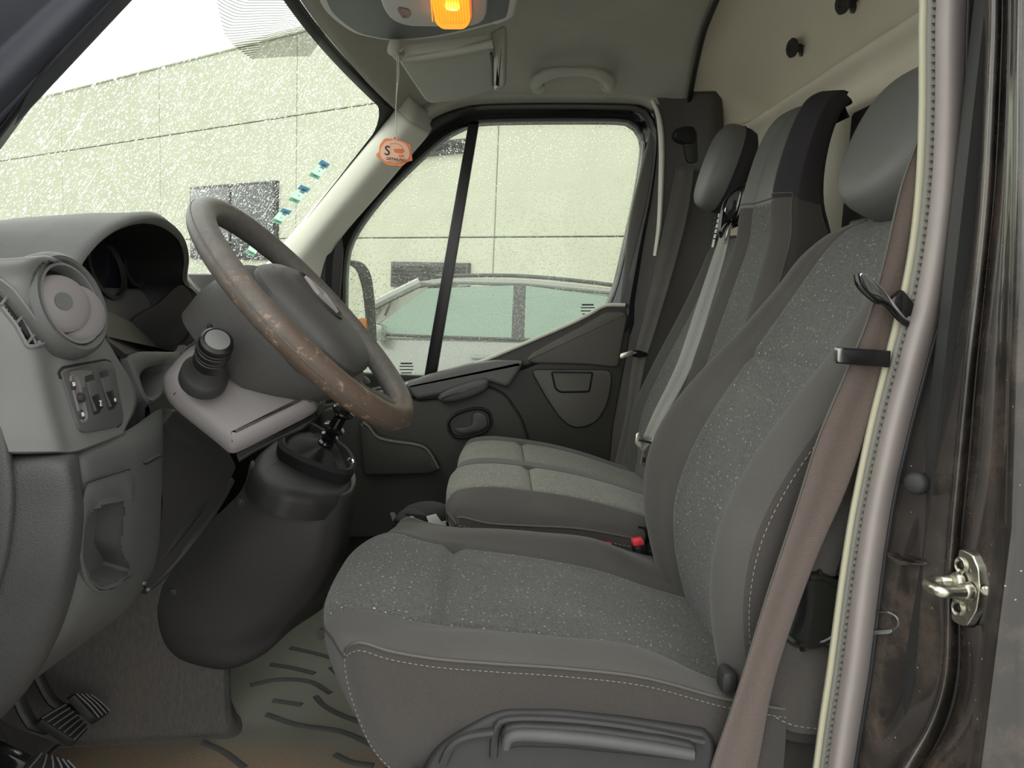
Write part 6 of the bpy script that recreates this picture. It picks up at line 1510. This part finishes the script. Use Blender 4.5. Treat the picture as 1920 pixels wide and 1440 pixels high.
# ================================================================== outside mirror
dm = thing('door_mirror', 'black door mirror outside the passenger window, wet with rain', 'mirror', P(670, 660, 2.72))
mn = V(.74, -.67, .02).normalized()
mpn = Plane(P(690, 560, 2.72), P(690, 560, 2.72)+V(.67, .74, 0), P(690, 560, 2.72)+V(0, 0, 1))
ho = even(roundpoly([(606, 500), (616, 488), (664, 487), (684, 493), (697, 516), (703, 566), (707, 640), (704, 668), (620, 672), (604, 640)], 14, 5), 70)
gi_ = align(ho, even(roundpoly([(614, 506), (622, 496), (658, 496), (672, 505), (682, 536), (688, 580), (691, 652), (624, 656), (614, 630)], 12, 5), 70))
HO, GI = mpn.pts(ho), mpn.pts(gi_); hc_ = sum(HO, V(0, 0, 0))/70
loft('housing', [[hc_+(p-hc_)*.55-mpn.n*.11 for p in HO], [hc_+(p-hc_)*.85-mpn.n*.08 for p in HO], [hc_+(p-hc_)*.98-mpn.n*.04 for p in HO], HO, [p+mpn.n*.004 for p in inset(HO, mpn.n, .004)], [p+mpn.n*.003 for p in GI], [p-mpn.n*.006 for p in GI]], K['satin_black'], dm, True, False)
slab('mirror_glass', [p-mpn.n*.004 for p in GI], mpn.n, .003, K['mirror_glass'], dm, bev=0)
slab('orange_reflection', mpn.pts(even(roundpoly([(668, 598), (688, 596), (691, 628), (674, 626)], 4, 3), 24), -.001), mpn.n, .004, K['amber'], dm, bev=.001)  # added orange patch standing in for a reflection in the mirror
tube('arm', [P(640, 640, 2.70), P(600, 690, 2.62), P(570, 700, 2.50)], .025, K['satin_black'], dm, n=12, res=12)

# ================================================================== below the bench
ub = thing('storage_tray', 'black storage tray on the floor in front of the bench', 'tray', V(-.1, 1.75, .0))
tq = [V(-.16, 1.50, .30), V(.1, 1.50, .30), V(.1, 1.80, .30), V(-.16, 1.80, .30)]
tq = [P(742, 985, 1.62), P(840, 1000, 1.50), P(840, 990, 1.75), P(748, 968, 1.80)]
slab('tray', crom(roundp(tq, .02), 30, True), V(0, 0, 1), .22, K['darker'], ub, bev=.006)
tube('tray_lip', [P(736, 966, 1.72), P(744, 984, 1.63), P(770, 992, 1.585), P(836, 998, 1.55)], .008, K['dark'], ub, n=8, res=20)
def blob(name, c, r, mat, parent, seed, amp=.22):
    bm = bmesh.new(); bmesh.ops.create_icosphere(bm, subdivisions=4, radius=1)
    rnd = random.Random(seed); K_ = [(V(rnd.uniform(-1, 1), rnd.uniform(-1, 1), rnd.uniform(-1, 1)).normalized(), rnd.uniform(.6, 1.6), rnd.uniform(0, 6)) for _ in range(9)]
    for v in bm.verts:
        d = v.co.normalized(); k = 1+sum(amp/4*math.sin(f*4*d.dot(a)+p) for a, f, p in K_)/2
        v.co = c + V(d.x*r[0]*k, d.y*r[1]*k, max(d.z, -.75)*r[2]*k)
    return finish(bm, name, mat, parent)
bag = thing('cloth_bag', 'crumpled black cloth bag with small white logo, in the tray', 'bag', P(790, 980, 1.66))
blob('cloth', P(806, 968, 1.68), (.062, .06, .028), K['bag'], bag, 3); blob('fold', P(772, 974, 1.64), (.040, .04, .020), K['bag'], bag, 5)
text('label', 'ılı', P(771, 972, 1.592), V(.1, 0, 1), V(-1, .1, .1), .018, K['white'], bag)
slab('label_panel', [P(u, v, 1.597) for u, v in ((760, 962), (796, 966), (802, 986), (764, 986))], V(-.1, -1, .3).normalized(), .004, K['bag'], bag, bev=.001)
pc2 = slab('paper_card', [P(u, v, 1.585) for u, v in ((799, 968), (817, 963), (828, 978), (836, 976), (838, 992), (806, 986))], V(-.1, -1, .4).normalized(), .0015, K['paper'], None, bev=.0004)
tag(pc2, 'folded white paper card beside the black bag in the tray', 'card')
